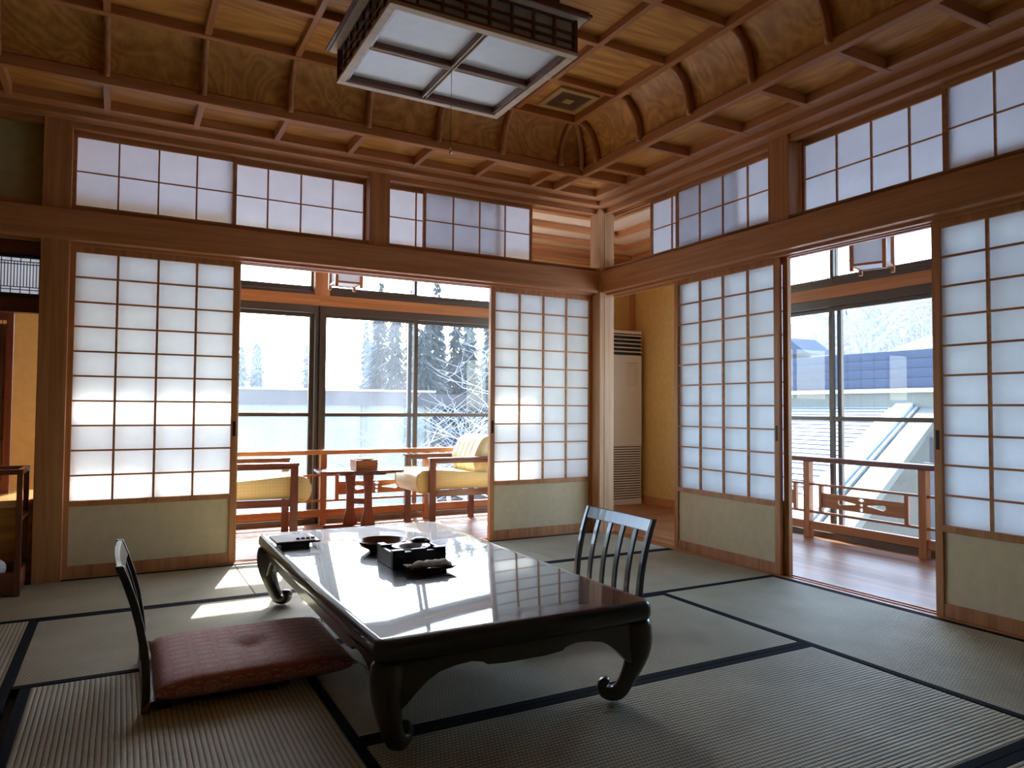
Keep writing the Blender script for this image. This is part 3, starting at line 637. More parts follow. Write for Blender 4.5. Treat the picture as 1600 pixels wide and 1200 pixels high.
s = MB().box(vx-o2, vx+o2, vy-o2, vy+o2, 2.8585, 2.861); s.build('recess', M['ac_dark'], ev, True)

# ------------------------------------------------------------------ low lacquer table
TX0, TX1, TY0, TY1, TZ = -2.762, -1.83, -2.84, -.965, .335
tb = tag(empty('low_table', ((TX0+TX1)/2, (TY0+TY1)/2, 0)), 'low black lacquer table with scrolled legs in the middle of the tatami', 'table')
def rrect(x0, x1, y0, y1, r, k=6):
    pts = []
    for cx, cy__, a0 in ((x1-r, y1-r, 0), (x0+r, y1-r, 90), (x0+r, y0+r, 180), (x1-r, y0+r, 270)):
        for i in range(k+1):
            a = math.radians(a0+90*i/k); pts.append((cx+r*math.cos(a), cy__+r*math.sin(a)))
    return pts
prof = [(-.03, .268), (-.012, .272), (-.004, .28), (.0, .292), (.0, .312), (-.005, .326), (-.014, .3335), (-.024, .335)]
secs = []
for off, z in prof:
    secs.append([(x, y, z) for x, y in rrect(TX0-off*1, TX1+off*1, TY0-off, TY1+off, .045+off)] if 0 else [(x, y, z) for x, y in rrect(TX0-off, TX1+off, TY0-off, TY1+off, .045+off)])
MB().loft(secs).build('tabletop', M['lacquer'], tb, True)
def apron(axis, fixed, a0, a1, t, sgn=1):
    # bracket curve at both ends, cusped lower edge
    Ln = a1-a0; c = [(0, .272), (0, .13), (.03, .132), (.055, .150), (.085, .178), (.115, .203), (.15, .222), (.20, .232), (.25, .235), (.285, .228), (.30, .218), (.36, .213)]
    pts = [(a0+x, z) for x, z in c]+[(a1-x, z) for x, z in reversed(c)]
    s = MB()
    if axis == 'x': s.prism(pts, lambda a, b, q: (a, q, b), fixed, fixed+t)
    else: s.prism(pts, lambda a, b, q: (q, a, b), fixed, fixed+t)
    s.build('apron', M['lacq_leg'], tb, True, bevel=.004)
ins = .03
apron('x', TY0+ins, TX0+.04, TX1-.04, .028); apron('x', TY1-ins-.028, TX0+.04, TX1-.04, .028)
apron('y', TX0+ins, TY0+.04, TY1-.04, .028); apron('y', TX1-ins-.028, TY0+.04, TY1-.04, .028)
# cabriole legs: profile in the diagonal plane (o = outward offset, z), half width w, depth h
legp = [(.000, .275, .046, .050), (.012, .24, .045, .048), (.018, .20, .042, .044), (.014, .16, .037, .036), (.002, .12, .034, .028), (-.014, .085, .029, .024), (-.028, .055, .027, .023), (-.046, .030, .027, .024), (-.068, .022, .027, .0215), (-.089, .028, .027, .0215), (-.100, .046, .027, .0195), (-.094, .062, .026, .017), (-.080, .065, .022, .012), (-.074, .062, .012, .005)]
for cx, sx in ((TX0+.055, -1), (TX1-.055, 1)):
    for cy__, sy in ((TY0+.055, -1), (TY1-.055, 1)):
        o = Vector((sx, sy, 0)).normalized(); t = Vector((-o.y, o.x, 0)); s = MB(); secs = []
        for i, (of, z, w, h) in enumerate(legp):
            w *= .98; h *= 1.14; p = Vector((cx, cy__, 0))+o*of; p.z = max(z, h) if i > 6 else z
            a = Vector((legp[max(i-1, 0)][0]-legp[min(i+1, len(legp)-1)][0], legp[max(i-1, 0)][1]-legp[min(i+1, len(legp)-1)][1])).normalized()
            nn = o*a.y+Vector((0, 0, -a.x))      # normal in the diagonal plane
            ring = []
            for q in range(12):
                an = 2*PI*q/12; ca, sa = math.cos(an), math.sin(an); e_ = .62
                ring.append(p+nn*(math.copysign(abs(ca)**e_, ca)*h)+t*(math.copysign(abs(sa)**e_, sa)*w))
            secs.append(ring)
        s.loft(secs).build('leg', M['lacq_leg'], tb, True, sub=1)

# ------------------------------------------------------------------ floor chairs (zaisu)
def zaisu(label, loc, rz):
    # local: seat extends along +x from the back at x=0; width along y
    r = tag(empty('floor_chair', loc, rz), label, 'floor chair', 'legless floor chairs at the low table'); hw = .245
    MB().box(.0, .44, -hw+.01, hw-.01, .008, .026).build('seat_board', M['zaisu'], r, bevel=.004)
    MB().box(.03, .07, -hw+.01, hw-.01, 0, .008).box(.36, .40, -hw+.01, hw-.01, 0, .008).build('runner', M['zaisu'], r)
    def bx(z):   # back lean curve: x as function of z
        t = z/.46; return .0-.11*t**2.0+.03*t
    zs = [.0, .06, .13, .20, .27, .34, .41, .462]
    for sy in (-1, 1):
        s = MB(); y0 = sy*hw; sec = []
        for z in zs:
            w = .030-.006*(z/.46); th = .024; x = bx(z); yy = y0+sy*.006*(z/.46)
            sec.append([(x-th/2, yy-w/2, z), (x+th/2, yy-w/2, z), (x+th/2, yy+w/2, z), (x-th/2, yy+w/2, z)])
        s.loft(sec, smooth=False); s.build('stile', M['zaisu'], r, bevel=.004)
    def cross(z0, z1, nm, th=.016):
        s = MB(); K = 10; sec = []
        for i in range(K+1):
            y = -hw+2*hw*i/K; bow = -.009*(1-(2*i/K-1)**2)
            sec.append([(bx(z0)+bow-th/2, y, z0), (bx(z0)+bow+th/2, y, z0), (bx(z1)+bow+th/2, y, z1), (bx(z1)+bow-th/2, y, z1)])
        s.loft(sec, smooth=False); s.build(nm, M['zaisu'], r, bevel=.003)
    cross(.405, .46, 'top_rail'); cross(.075, .105, 'lower_rail')
    for k in range(4):
        y = -hw+2*hw*(k+1)/5; f = 2*(k+1)/5-1; bow = -.009*(1-f*f); s = MB(); sec = []
        for z in [.09, .15, .22, .29, .36, .42]:
            x = bx(z)+bow; sec.append([(x-.006, y-.014, z), (x+.006, y-.014, z), (x+.006, y+.014, z), (x-.006, y+.014, z)])
        s.loft(sec, smooth=False); s.build('back_slat', M['zaisu'], r, bevel=.002)
    return r
zaisu('black floor chair seen edge-on, holding the red cushion', (-3.275, -1.895, 0), 0)
zaisu('black slatted floor chair behind the right side of the table', (-1.33, -1.875, 0), PI)

def cushion(label, loc, rz, LX, LY, H):
    r = tag(empty('floor_cushion', loc, rz), label, 'cushion', 'red floor cushions'); N = 22
    vs = []; fs = []
    def hgt(u, v):
        e = (1-abs(u)**6)*(1-abs(v)**6); d = math.exp(-((u*LX/2)**2+(v*LY/2)**2)/(.045**2))
        wr = .0025*math.sin(math.atan2(v, u)*9)*math.exp(-((math.hypot(u, v)-.25)/.2)**2)
        return max(e, 0)**.42, d, wr
    for side_ in (1, -1):
        for i in range(N+1):
            for j in range(N+1):
                u = 2*i/N-1; v = 2*j/N-1; e, d, wr = hgt(u, v)
                pin = 1-.018*(1-abs(u)**2)*abs(v)**6 ; pin2 = 1-.018*(1-abs(v)**2)*abs(u)**6
                z = H/2+side_*(H/2)*e
                if side_ > 0: z += -.026*d+wr
                vs.append((u*LX/2*pin2, v*LY/2*pin, z))
    n1 = (N+1)**2
    for i in range(N):
        for j in range(N):
            a = i*(N+1)+j; fs.append((a, a+N+1, a+N+2, a+1)); fs.append((n1+a, n1+a+1, n1+a+N+2, n1+a+N+1))
    s = MB(); s.add(vs, fs, True); o = s.build('cushion_body', M['brocade'], r)
    bm = bmesh.new(); bm.from_mesh(o.data); bmesh.ops.remove_doubles(bm, verts=bm.verts, dist=1e-5); bmesh.ops.recalc_face_normals(bm, faces=bm.faces); bm.to_mesh(o.data); bm.free()
    for sx in (-1, 1):
        for sy in (-1, 1):
            x, y = sx*LX/2, sy*LY/2; s = MB()
            for k in range(3):
                s.tube([(x, y, H/2), (x+sx*.012, y+sy*(.01+.004*k), H/2-.004), (x+sx*(.018+.006*k), y+sy*.018, H/2-.025), (x+sx*(.02+.005*k), y+sy*.022, .004)], .0012, 5)
            s.build('corner_tassel', flat('tassel', (.35, .12, .09), .8) if 'tassel' not in bpy.data.materials else bpy.data.materials['tassel'], r)
    s = MB().tube([(-.02, -.01, H-.028), (0, 0, H-.024), (.02, .008, H-.028)], .002, 6).tube([(-.012, .015, H-.028), (0, 0, H-.024), (.01, -.016, H-.028)], .002, 6); s.build('center_tie', M['brocade'], r)
    return r
cushion('red patterned floor cushion on the chair at the left of the table', (-2.93, -1.88, .018), 0, .645, .60, .078)
cushion('red floor cushion on the slatted chair, only its corner showing', (-1.65, -1.895, .027), 0, .60, .56, .07)

# ------------------------------------------------------------------ things on the low table
Z = TZ
bx_ = tag(empty('lacquer_box', (-2.327, -1.915, Z)), 'black square lacquer box holding a glass plate in the middle of the table', 'box')
b0, b1, b2, b3 = -2.437, -2.217, -2.025, -1.83
s = MB(); t = .014; h = .061
s.box(b0, b1, b2, b2+t, Z, Z+h).box(b0, b1, b3-t, b3, Z, Z+h).box(b0, b0+t, b2+t, b3-t, Z, Z+h).box(b1-t, b1, b2+t, b3-t, Z, Z+h).box(b0+t, b1-t, b2+t, b3-t, Z, Z+.042)
for x0_, x1_, y0_, y1_ in ((b0, b0+.05, b2, b2+.03), (b0+.08, b0+.14, b2, b2+.02), (b1-.045, b1, b2, b2+.03), (b0, b0+.03, b3-.06, b3), (b1-.05, b1, b3-.03, b3)): s.box(x0_, x1_, y0_, y1_, Z+h-.01, Z+h+.009)
s.build('box_body', M['box_black'], bx_, True, bevel=.003)
s = MB().lathe([(.040, .004), (.055, .010), (.074, .015), (.078, .018), (.074, .0195), (.055, .014), (.042, .009), (.040, .004)], (-2.327, -1.928, Z+.048), 36)
s.build('glass_plate', flat('pale_glazed_glass', (.5, .55, .58), .12, coat=.4), bx_, True)
s = MB().lathe([(0, .0), (.03, .0), (.036, .006), (.036, .012), (.022, .020), (.0, .020)], (-2.262, -1.852, Z+.061), 7); s.build('small_lid', M['box_black'], bx_, True)
bw_ = tag(empty('wooden_bowl', (-2.345, -1.63, Z)), 'round dark wooden bowl behind the black lacquer box', 'bowl')
MB().lathe([(.0, 0), (.055, 0), (.06, .005), (.092, .020), (.103, .040), (.099, .044), (.089, .027), (.055, .012), (.0, .011)], (-2.35, -1.635, Z), 36).build('bowl_body', wood('bowl_wood', (.08, .03, .02), (.16, .07, .04), 'x', .25, coat=.4), bw_, True)
dh = tag(empty('small_dish', (-2.32, -2.125, Z)), 'small black footed dish in front of the lacquer box', 'dish')
sec = []
for sc_, z in ((.62, .0), (.62, .006), (.58, .008), (.85, .014), (1.0, .022), (1.0, .025), (.93, .0235), (.6, .014)):
    sec.append([(x*sc_-2.32, y*sc_-2.125, Z+z) for x, y in rrect(-.09, .09, -.045, .045, .014, 4)])
MB().loft(sec).build('dish_body', M['lacq_leg'], dh, True)
tw = tag(empty('wrapped_towel', (-2.32, -2.125, Z+.02)), 'white wrapped hand towel lying on the small black dish', 'towel')
sec = []
for i in range(15):
    f = i/14; x = -2.405+.165*f; w = .026*min(1, (.25+f*4), (.35+(1-f)*6)); h = .013*min(1, .3+f*5, .4+(1-f)*5); jj = .0022*math.sin(i*2.3)
    sec.append([(x, -2.127+w*math.cos(2*PI*k/14)*(1+.08*math.sin(k*3+i)), Z+.018+h+h*math.sin(2*PI*k/14)+jj+.0012*math.sin(k*5+i*1.7)) for k in range(14)])
s = MB().loft(sec); s.build('rolled_cloth', M['white'], tw, True)
sec = []
for i in range(5):
    f = i/4; x = -2.402-.022*f; sec.append([(x, -2.127+(.012+.012*f)*math.cos(2*PI*k/10)*(1+.2*math.sin(k*2.0)), Z+.031+(.006-.002*f)*math.sin(2*PI*k/10)+.003*math.sin(k*3)*f) for k in range(10)])
MB().loft(sec).build('twisted_end', M['white'], tw, True)
tr = tag(empty('desk_tray', (-2.66, -1.35, Z)), 'low tray with a white top and small things at the far left table end', 'tray')
rot = Matrix.Rotation(math.radians(3), 4, 'Z')
MB().box(-2.735, -2.61, -1.42, -1.30, Z, Z+.019).build('tray_base', flat('grey_lacquer', (.12, .12, .13), .3, coat=.4), tr, True, bevel=.004)
MB().box(-2.757, -2.568, -1.435, -1.25, Z+.019, Z+.028).build('tray_board', M['lacq_leg'], tr, True, bevel=.002)
MB().box(-2.755, -2.59, -1.432, -1.253, Z+.028, Z+.031).build('white_sheen_card', M['white'], tr, True)  # white sheet; its whiteness also carries the tray top's bright reflection
for k in range(4): MB().box(-2.665+k*.022, -2.652+k*.022, -1.40, -1.385, Z+.031, Z+.038).build('small_button', M['ac_dark'], tr, True)

# ------------------------------------------------------------------ veranda armchairs and side table
def armchair(label, loc, rz):
    # local: faces -x, width .60 along y
    r = tag(empty('armchair', loc, rz), label, 'armchair', 'veranda armchairs'); D = M['dark_x']; DZ = M['dark_z']
    for sy in (-1, 1):
        y = sy*.275
        MB().box(-.32, .36, y-.032, y+.032, .545, .567).build('armrest', D, r, bevel=.006)
        MB().box(-.315, -.262, y-.017, y+.017, 0, .545).build('front_leg', DZ, r, bevel=.003)
        MB().box(.28, .33, y-.017, y+.017, 0, .545).build('rear_leg', DZ, r, bevel=.003)
        MB().box(-.262, .28, y-.012, y+.012, .262, .312).build('side_rail', D, r, bevel=.003)
        MB().box(-.262, .28, y-.010, y+.010, .52, .545).build('arm_rail', D, r, bevel=.003)
    MB().box(-.29, -.27, -.258, .258, .27, .31).build('front_rail', M['dark_y'], r, bevel=.003)
    MB().box(.29, .31, -.258, .258, .27, .31).build('rear_rail', M['dark_y'], r, bevel=.003)
    # seat cushion: rounded waterfall front
    pr = [(.27, .312), (.27, .425), (.20, .432), (0, .445), (-.20, .462), (-.33, .468), (-.42, .462), (-.475, .44), (-.50, .405), (-.503, .365), (-.49, .325), (-.46, .295), (-.42, .285), (-.35, .295), (-.27, .312)]
    s = MB(); sec = []
    pr = [(x if x > -.2 else -.2+(x+.2)*.70, z) for x, z in pr]
    for y, k in ((-.252, .93), (-.245, .985), (-.22, 1), (.22, 1), (.245, .985), (.252, .93)):
        sec.append([(-.1+(x+.1)*k, y, .375+(z-.375)*k) for x, z in pr])
    s.loft(sec); s.build('seat_cushion', M['vinyl_side'], r)
    for sy in (-1, 1): s = MB(); s.tube([(-.1+(x+.1)*.995, sy*.243, .375+(z-.375)*.995) for x, z in pr[1:13]], .004, 6); s.build('piping', M['vinyl'], r)
    # backrest with pleats
    K = 30; sec = []
    base = [(.12, .42), (.10, .50), (.115, .58), (.15, .66), (.185, .715), (.215, .738), (.25, .738), (.275, .71), (.28, .66), (.25, .55), (.23, .42)]
    for i in range(K+1):
        y = -.225+.45*i/K; ed = 1-.25*max(0, abs(2*i/K-1)-.9)/.1
        g = .016*abs(math.sin(i/K*PI*5))**.6 if abs(2*i/K-1) < .8 else .010
        ring = []
        for j, (x, z) in enumerate(base):
            inner = 1 <= j <= 4
            ring.append((x-(g if inner else 0), y, .58+(z-.58)*(.94 if ed < 1 else 1)))
        sec.append(ring)
    MB().loft(sec).build('backrest', M['vinyl'], r)
    return r
ch = armchair('cream armchair with dark red wooden arms, near the corner, back partly hidden by shoji', (-.925, .85, 0), 0)
c2 = copy_tree(ch); c2.location = (-2.55, .79, 0); c2.rotation_euler = (0, 0, PI+math.radians(-5)); c2['label'] = 'cream armchair half hidden behind the big left shoji screen, facing the side table'

st = tag(empty('side_table', (-1.68, .98, 0), math.radians(-6)), 'small dark red wooden side table between the two armchairs', 'side table')
MB().prism(rrect(-.335, .335, -.19, .19, .05, 5), lambda a, b, q: (a, b, q), .445, .465).build('table_top', M['dark_x'], st, bevel=.004)
MB().prism(rrect(-.17, .20, -.13, .13, .03, 5), lambda a, b, q: (a, b, q), .425, .445).build('top_support', M['dark_x'], st, bevel=.003)
for x, y in ((-.055, .06), (.065, -.06)):
    pl = [(-.055, 0), (.055, 0), (.055, .03), (.032, .12), (.028, .25), (.042, .40), (.05, .43), (-.05, .43), (-.042, .40), (-.028, .25), (-.032, .12), (-.055, .03)]
    MB().prism([(a, b+.025) for a, b in pl], lambda a, b, q: (x+a, y+q, b), -.016, .016).build('leg', M['mid_z'], st, bevel=.003)
MB().add([(-.055, .045, .19), (.065, -.045, .19), (.065, -.075, .19), (-.055, .015, .19), (-.055, .045, .235), (.065, -.045, .235), (.065, -.075, .235), (-.055, .015, .235)], [(3, 2, 1, 0), (4, 5, 6, 7), (0, 1, 5, 4), (1, 2, 6, 5), (2, 3, 7, 6), (3, 0, 4, 7)]).build('stretcher', M['dark_x'], st)
MB().box(-.27, .19, .035, .085, 0, .026).box(-.05, .20, -.085, -.035, 0, .026).build('foot', M['mid_x'], st, bevel=.006)
wb = tag(empty('wooden_box', (-1.655, .93, .466)), 'square wooden box with finger joints and ashtray lid on the side table', 'box')
s = MB(); w = .086; t = .011
s.box(-w, w, -w, -w+t, 0, .078).box(-w, w, w-t, w, 0, .078).box(-w, -w+t, -w+t, w-t, 0, .078).box(w-t, w, -w+t, w-t, 0, .078).box(-w+t, w-t, -w+t, w-t, 0, .03)
s.build('box_wall', M['mid_x'] if 0 else M['red_x'], wb, bevel=.001)
s = MB()
for k in range(4):
    s.box(-w-.0008, -w+.014, -w-.0008, -w+.002, .012+k*.018, .019+k*.018).box(w-.014, w+.0008, -w-.0008, -w+.002, .012+k*.018, .019+k*.018)
s.build('finger_joint', M['dark_x'], wb)
MB().lathe([(.0, .05), (.05, .05), (.065, .07), (.078, .082), (.082, .088), (.077, .09), (.06, .082), (.045, .062), (.0, .058)], (0, 0, 0), 28).build('metal_dish', M['chrome'], wb)

# hanging lanterns
def lantern(label, loc, rz=0):
    r = tag(empty('hanging_lantern', loc, rz), label, 'lantern', 'square hanging lanterns of the veranda'); R = M['red_z']; h = .093
    for sx in (-1, 1):
        for sy in (-1, 1):
            MB().box(sx*h-.011, sx*h+.011, sy*h-.011, sy*h+.011, -.03, .30).build('corner_post', R, r, bevel=.002)
    for z in (.0, .275):
        s = MB()
        s.box(-h, h, -h-.006, -h+.006, z, z+.014).box(-h, h, h-.006, h+.006, z, z+.014).box(-h-.006, -h+.006, -h, h, z, z+.0135).box(h-.006, h+.006, -h, h, z, z+.0135)
        s.build('cross_rail', M['red_x'], r)
    s = MB(); g = h-.008
    s.quad((-g, -g, .012), (g, -g, .012), (g, -g, .28), (-g, -g, .28)); s.quad((-g, g, .012), (g, g, .012), (g, g, .28), (-g, g, .28)); s.quad((-g, -g, .012), (-g, g, .012), (-g, g, .28), (-g, -g, .28)); s.quad((g, -g, .012), (g, g, .012), (g, g, .28), (g, -g, .28)); s.quad((-g, -g, .006), (g, -g, .006), (g, g, .006), (-g, g, .006))
    s.build('paper_shade', M['lantern_paper'], r)
    MB().box(-h-.02, h+.02, -h-.02, h+.02, .30, .315).build('cap', M['red_x'], r, bevel=.002)
    MB().tube([(0, 0, .315), (0, 0, 2.52-loc[2])], .004, 6).build('hanging_cord', M['black_metal'], r)
    return r
l1 = lantern('red-framed paper lantern hanging above the back veranda', (-1.90, .65, 1.875), .0)
lantern('red-framed paper lantern hanging above the right veranda', (.68, -1.87, 1.84), math.radians(20))

# ------------------------------------------------------------------ alcove left of the post
struct('trim_90', MB().box(-5.6, -3.765, .02, .09, 1.78, 1.86), M['dark_x'], 'dark head board of the alcove left of the post')
rn = tag(empty('lattice_transom', (-4.6, .05, 1.56)), 'fine dark lattice transom with white paper left of the post', 'lattice screen')
s = MB().box(-5.5, -3.765, .03, .06, 1.76, 1.79).box(-5.5, -3.765, .03, .06, 1.53, 1.565)
for k in range(120):
    x = -3.775-k*.0145
    s.box(x-.0018, x+.0018, .035, .045, 1.6 if k % 3 else 1.565, 1.735 if k % 3 else 1.76)
for z in (1.585, 1.60, 1.725, 1.74): s.box(-5.5, -3.765, .034, .046, z-.0018, z+.0018)
s.build('lattice', M['ac_dark'], rn, True)
MB().quad((-5.5, .05, 1.56), (-3.765, .05, 1.56), (-3.765, .05, 1.77), (-5.5, .05, 1.77)).build('paper', M['paper'], rn, True)
struct('trim_91', MB().box(-5.6, -3.765, .02, .09, 1.46, 1.54), M['dark_x'], 'dark rail below the lattice transom')
ct = tag(empty('alcove_counter', (-4.6, .3, 0)), 'wooden counter shelf of the alcove at the left picture edge', 'counter')
MB().box(-5.59, -3.77, -.0, .55, .405, .445).build('counter_top', wood('counter_wood', (.5, .25, .08), (.7, .4, .15), 'x', .2, coat=.5), ct, True, bevel=.003)
MB().box(-5.6, -3.77, .03, .06, 0, .405).build('counter_front', M['board_x'], ct, True)
ld = tag(empty('lattice_door', (-4.4, .42, .445)), 'dark red lattice sliding door standing on the alcove counter', 'sliding door')
s = MB().box(-3.96, -3.925, .40, .43, .445, 1.50).box(-5.0, -3.96, .40, .43, .445, .52).box(-5.0, -3.96, .40, .43, 1.45, 1.50)
s.build('frame', M['dark_z'], ld, True)
s = MB()
for k in range(30): s.box(-3.98-k*.014-.002, -3.98-k*.014+.002, .405, .42, .52, 1.45)
for z in (.75, 1.0, 1.25): s.box(-5.0, -3.935, .404, .421, z-.003, z+.003)
s.build('lattice', M['dark_z'], ld, True)
MB().box(-5.0, -3.93, .421, .425, .5, 1.43).build('backing', flat('dim_backing', (.25, .16, .14), .8), ld, True)

sd = tag(empty('towel_stand', (-3.9, -.2, .0)), 'dark wooden stand with a box base at the left picture edge', 'stand')
for y in (-.31, -.02): MB().box(-3.812, -3.787, y-.011, y+.011, 0, .61).build('upright', M['dark_z'], sd, True, bevel=.002)
for y in (-.31, -.02): MB().box(-4.40, -4.375, y-.011, y+.011, 0, .61).build('upright', M['dark_z'], sd, True, bevel=.002)
MB().box(-4.41, -3.785, -.325, -.298, .605, .63).build('top_bar', M['dark_x'], sd, True, bevel=.002)
MB().box(-4.41, -3.785, -.032, -.006, .605, .63).build('top_bar', M['dark_x'], sd, True, bevel=.002)
MB().box(-3.812, -3.787, -.299, -.031, .606, .628).build('end_rail', M['dark_y'], sd, True)
MB().box(-3.812, -3.787, -.299, -.031, .37, .39).build('end_rail', M['dark_y'], sd, True)
s = MB().box(-4.37, -3.812, -.315, -.305, .01, .12).box(-4.37, -3.812, -.025, -.015, .01, .12).box(-4.37, -3.812, -.305, -.025, .01, .03).box(-3.812, -3.79, -.30, -.03, .01, .12); s.build('box_base', M['dark_x'], sd, True)
sd.location.z = .0016
cl = tag(empty('white_cloth', (-3.93, -.17, .03)), 'crumpled white cloth lying in the dark stand', 'cloth')
sec = []
for i in range(9):
    f = i/8; rr = math.sin(PI*min(max(f, .04), .96))**.6
    sec.append([(-4.03+.17*f, -.17+.10*rr*math.cos(2*PI*k/12)*(1+.15*math.sin(k*2.7+i)), .118+.075*rr*math.sin(2*PI*k/12)*(1+.15*math.sin(k*1.9+i*2))) for k in range(12)])
MB().loft(sec).build('crumpled_cloth', M['white'], cl, True, sub=1)

# ------------------------------------------------------------------ outside
GZ = -3.2
struct('ground', MB().box(-60, 60, -30, 90, GZ-.2, GZ), M['snow'], 'snow-covered ground outside')
def hill(label, pts, y0, y1, mat):
    s = MB(); n_ = len(pts)
    vs = [(x, y0-6, GZ) for x, z in pts]+[(x, y0, z*.6+GZ*.4) for x, z in pts]+[(x, y1, z) for x, z in pts]+[(x, y1+8, GZ) for x, z in pts]
    fs = [(r_i*n_+i, r_i*n_+i+1, (r_i+1)*n_+i+1, (r_i+1)*n_+i) for r_i in range(3) for i in range(n_-1)]
    s.add(vs, fs, True); return struct('hill', s, mat, label)
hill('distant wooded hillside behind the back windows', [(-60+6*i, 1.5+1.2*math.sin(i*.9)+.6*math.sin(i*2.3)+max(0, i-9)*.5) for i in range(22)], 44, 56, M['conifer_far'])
s = MB(); vs = []; NX = 10
for i in range(NX):
    for j in range(12):
        vs.append((22+i*4, -14+j*6, GZ+2+i*1.38+(.35+.09*i)*math.sin(j*.8+i*.3)))
s.add(vs, [(i*12+j, i*12+j+1, (i+1)*12+j+1, (i+1)*12+j) for i in range(NX-1) for j in range(11)], True)
struct('hill', s, M['slope'], 'snowy wooded slope behind the roofs on the right')

def conifer(label, x, y, z0, h, rad, mat, grp):
    r = tag(empty('conifer_tree', (x, y, z0)), label, 'tree', grp); s = MB(); rnd = random.Random(int(x*91+y*17))
    lv = int(h*3.6)
    for i in range(lv):
        f = i/lv; zc = h*(.08+.92*f); rr = rad*(1-f)**.75+.05; nn = 11
        for k in range(nn):
            a = 2*PI*k/nn+rnd.random()*.9; l = rr*(.45+.8*rnd.random()); dr = l*rnd.uniform(.15, .5)+.05; zc2 = zc+rnd.uniform(-.12, .12)
            c, s_ = math.cos(a), math.sin(a); wv = .13*l+.05
            for q in (-1, 0, 1):
                a2 = a+q*.38; c2_, s2_ = math.cos(a2), math.sin(a2); ll = l*(1 if q == 0 else .72)
                s.add([(.1*c, .1*s_, zc2+.08), (ll*.55*c2_-s2_*wv*.6, ll*.55*s2_+c2_*wv*.6, zc2-dr*.45), (ll*c2_, ll*s2_, zc2-dr), (ll*.55*c2_+s2_*wv*.6, ll*.55*s2_-c2_*wv*.6, zc2-dr*.5)], [(0, 1, 2), (0, 2, 3)])
    s.build('foliage', mat, r)
    MB().tube([(0, 0, 0), (0, 0, h*.95)], [.14, .02], 6).build('trunk', M['bark'], r); return r
rnd = random.Random(3)
for i in range(17):
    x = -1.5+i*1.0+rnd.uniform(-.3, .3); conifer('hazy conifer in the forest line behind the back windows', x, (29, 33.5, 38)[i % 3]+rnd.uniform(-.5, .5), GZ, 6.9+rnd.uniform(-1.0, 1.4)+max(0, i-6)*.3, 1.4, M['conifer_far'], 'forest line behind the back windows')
for i, (x, y, h) in enumerate([(4.4, 15.0, 6.9), (6.7, 15.0, 7.4), (5.4, 17.0, 7.8), (7.8, 17.0, 7.6), (4.9, 19.0, 8.3), (7.2, 19.0, 8.0), (6.3, 21.0, 8.8), (8.7, 21.0, 8.6), (5.7, 23.0, 9.3), (8.1, 23.0, 9.6)]):
    conifer('dark conifer seen through the pane beside the corner screen', x, y, GZ, h, 1.4, M['conifer'], 'dark conifers through the clear pane')

def branchy(label, x, y, z0, h, seed, mat, grp, spread=.6, depth=5, r0=.06, lean=0):
    r = tag(empty('bare_tree', (x, y, z0)), label, 'tree', grp); rn_ = random.Random(seed); s = MB(); tk = MB()
    def grow(p, d, l, rad, k):
        pts = [p]; q = Vector(p); dd = Vector(d)
        for _ in range(3):
            dd = (dd+Vector((rn_.uniform(-.22, .22), rn_.uniform(-.22, .22), rn_.uniform(-.05, .15)))).normalized(); q = q+dd*l/3; pts.append(q.copy())
        (tk if k >= depth-0 else s).tube(pts, [rad, rad*.85, rad*.7, rad*.6], 5 if k < 3 else 6, cap=False)
        if k > 0:
            for _ in range(3 if k < depth else 4):
                a = rn_.uniform(0, 2*PI); side_ = Vector((math.cos(a), math.sin(a), rn_.uniform(-.1, .5))); b = pts[rn_.choice([1, 2, 3])]
                grow(b, (dd*(1-spread)+side_*spread).normalized(), l*rn_.uniform(.62, .8), rad*.6, k-1)
    grow(Vector((0, 0, 0)), Vector((lean, 0, 1)), h*.4, r0, depth)
    s.build('branches', mat, r); tk.build('trunk', M['bark'], r); return r
branchy('frosty leafless shrub outside the pane beside the corner screen', 2.45, 8.3, GZ, 7.2, 11, M['twig'], None, .72, 5, .07)
branchy('second frosty shrub tangled beside the window pane', 3.6, 10.2, GZ, 8.0, 23, M['twig'], None, .72, 5, .07)
for i, (x, y, h, sd_) in enumerate([(16, 8.5, 7.6, 5), (19, 5.6, 8.8, 6), (14.8, 12, 7.0, 7), (17, 2.2, 7.8, 8), (21, 14, 8.5, 9), (23, 9.5, 9.5, 10)]):
    branchy(['bare tree left behind the grey plank wing', 'tall bare tree behind the snowy gable', 'bare tree farthest left on the slope', 'bare tree rising behind the snowy gable at the right', 'bare tree beyond the eave tip', 'bare tree up the snowy slope'][i], x, y, GZ+.5, h, sd_, M['twig'], 'bare trees behind the roofs', .5, 5, .17)

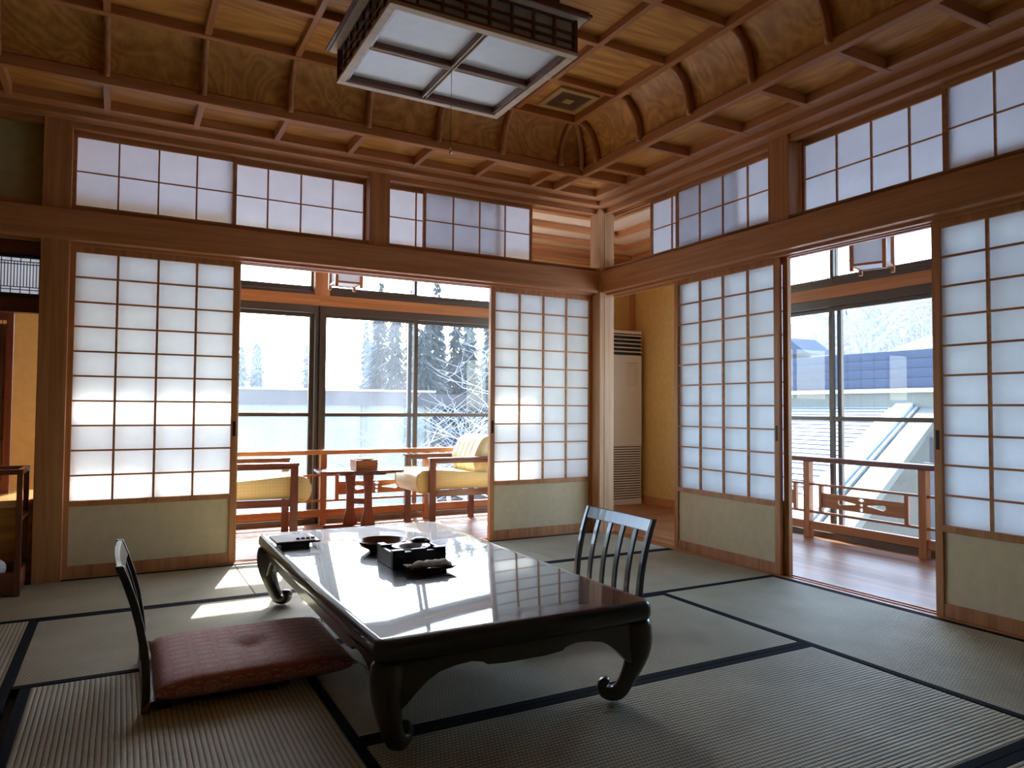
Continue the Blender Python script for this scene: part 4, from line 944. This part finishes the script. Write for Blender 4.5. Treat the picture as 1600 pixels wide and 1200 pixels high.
# neighbouring wing, right side
nb = tag(empty('neighbouring_building', (9, 3.5, GZ)), 'neighbouring wing with grey planks and a slatted snowy lean-to roof', 'building')
MB().box(9, 9.3, -4, 11.3, 1.36, 2.06).build('plank_wall', M['planks'], nb, True)
MB().box(8.9, 9.3, -4, 11.3, 1.30, 1.37).build('white_ledge', M['snow'], nb, True)
MB().box(9, 9.3, -4, 11.3, GZ, 1.30).build('beige_wall', M['beige_wall'], nb, True)
rz_ = lambda x: 1.03-(9-x)*.26
s = MB(); s.add([(9, 11.2, rz_(9)), (9, 3.45, rz_(9)), (5.2, 1.95, rz_(5.2)), (3.0, 1.1, rz_(3.0)), (3.0, 6.0, rz_(3.0))], [(0, 1, 2, 3, 4)]); s.build('snow_roof', M['roof_snow'], nb, True)
s = MB()
for k in range(26):
    x = 8.85-k*.23; yb = 3.45-(9-x)*(1.5/3.8)+.12
    s.add([(x, 11.1-(9-x)*.866, rz_(x)+.01), (x, yb, rz_(x)+.01), (x-.036, yb, rz_(x)+.01), (x-.036, 11.1-(9-x)*.866, rz_(x)+.01), (x, 11.1-(9-x)*.866, rz_(x)+.03), (x, yb, rz_(x)+.03), (x-.036, yb, rz_(x)+.03), (x-.036, 11.1-(9-x)*.866, rz_(x)+.03)], [(3, 2, 1, 0), (4, 5, 6, 7), (0, 1, 5, 4), (1, 2, 6, 5), (2, 3, 7, 6), (3, 0, 4, 7)])
s.build('roof_batten', M['roof_dark'], nb, True)
def slope_beam(off, w, up_, mat, nm):
    a = Vector((9, 3.45-off, rz_(9)+up_)); b = Vector((3.0, 1.08-off, rz_(3.0)+up_)); s = MB()
    s.add([a, a+Vector((0, -w, 0)), b+Vector((0, -w, 0)), b, a+Vector((0, 0, -.12)), a+Vector((0, -w, -.12)), b+Vector((0, -w, -.12)), b+Vector((0, 0, -.12))], [(3, 2, 1, 0), (4, 5, 6, 7), (0, 1, 5, 4), (1, 2, 6, 5), (2, 3, 7, 6), (3, 0, 4, 7)])
    s.build(nm, mat, nb, True)
slope_beam(0, .32, .08, M['roof_snow'], 'verge_board'); slope_beam(.36, .06, .03, M['pale_wall'], 'verge_strip'); slope_beam(.46, .4, .0, M['beige_wall'], 'soffit_board')
MB().box(3.4, 9, -4, 1.2, -1.6, -.9).build('lower_roof', M['roof_snow'], nb, True)
for x, y in ((7.6, 1.9), (6.4, 1.3)): MB().box(x-.06, x+.06, y-.06, y+.06, GZ, rz_(x)-.1).build('post', M['fascia'], nb, True)
gb = tag(empty('gable_roof', (13, -.5, 2)), 'snow-covered gable roof rising above the grey plank wall', 'roof')
s = MB().add([(9.4, 4.1, 2.03), (9.4, .2, 3.2), (9.4, -6, 2.03), (15, 4.1, 2.03), (15, .2, 3.2), (15, -6, 2.03)], [(0, 1, 2), (3, 5, 4), (0, 3, 4, 1), (1, 4, 5, 2), (0, 2, 5, 3)]); s.build('snow_cover', M['snow'], gb, True)
ev2 = tag(empty('far_eave', (11, 7.6, 2.4)), 'tip of a dark eave beside the bare trees', 'roof')
MB().add([(11, 7.55, 2.75), (11, 7.0, 2.35), (11, 9, 2.35), (11, 9, 2.9), (12, 7.55, 2.75), (12, 7.0, 2.35), (12, 9, 2.35), (12, 9, 2.9)], [(0, 1, 2, 3), (4, 7, 6, 5), (0, 4, 5, 1), (1, 5, 6, 2), (2, 6, 7, 3), (3, 7, 4, 0)]).build('eave_board', M['roof_dark'], ev2, True)
MB().box(11.1, 12, 7.7, 9, GZ, 2.36).build('house_wall', M['fascia'], ev2, True)
# building across the back
bb = tag(empty('corridor_building', (0, 12.5, GZ)), 'long low building with a grey fascia across the back windows', 'building')
MB().box(-25, 3.5, 12, 12.3, 1.02, 1.36).build('fascia', M['fascia'], bb, True)
MB().box(-25, 3.5, 11.9, 14, 1.36, 1.40).build('snow_cap', M['snow'], bb, True)
MB().box(-25, 3.5, 12.25, 12.5, GZ, 1.02).build('pale_wall', M['pale_wall'], bb, True)
for x in (-1.9, 1.75, 2.85, 3.4): MB().box(x-.05, x+.05, 12.15, 12.25, GZ, 1.02).build('wall_post', M['beige_wall'], bb, True)
MB().box(3.5, 8.8, 12, 12.1, 1.0, 1.32).build('wooden_rail_board', M['fascia'], bb, True)
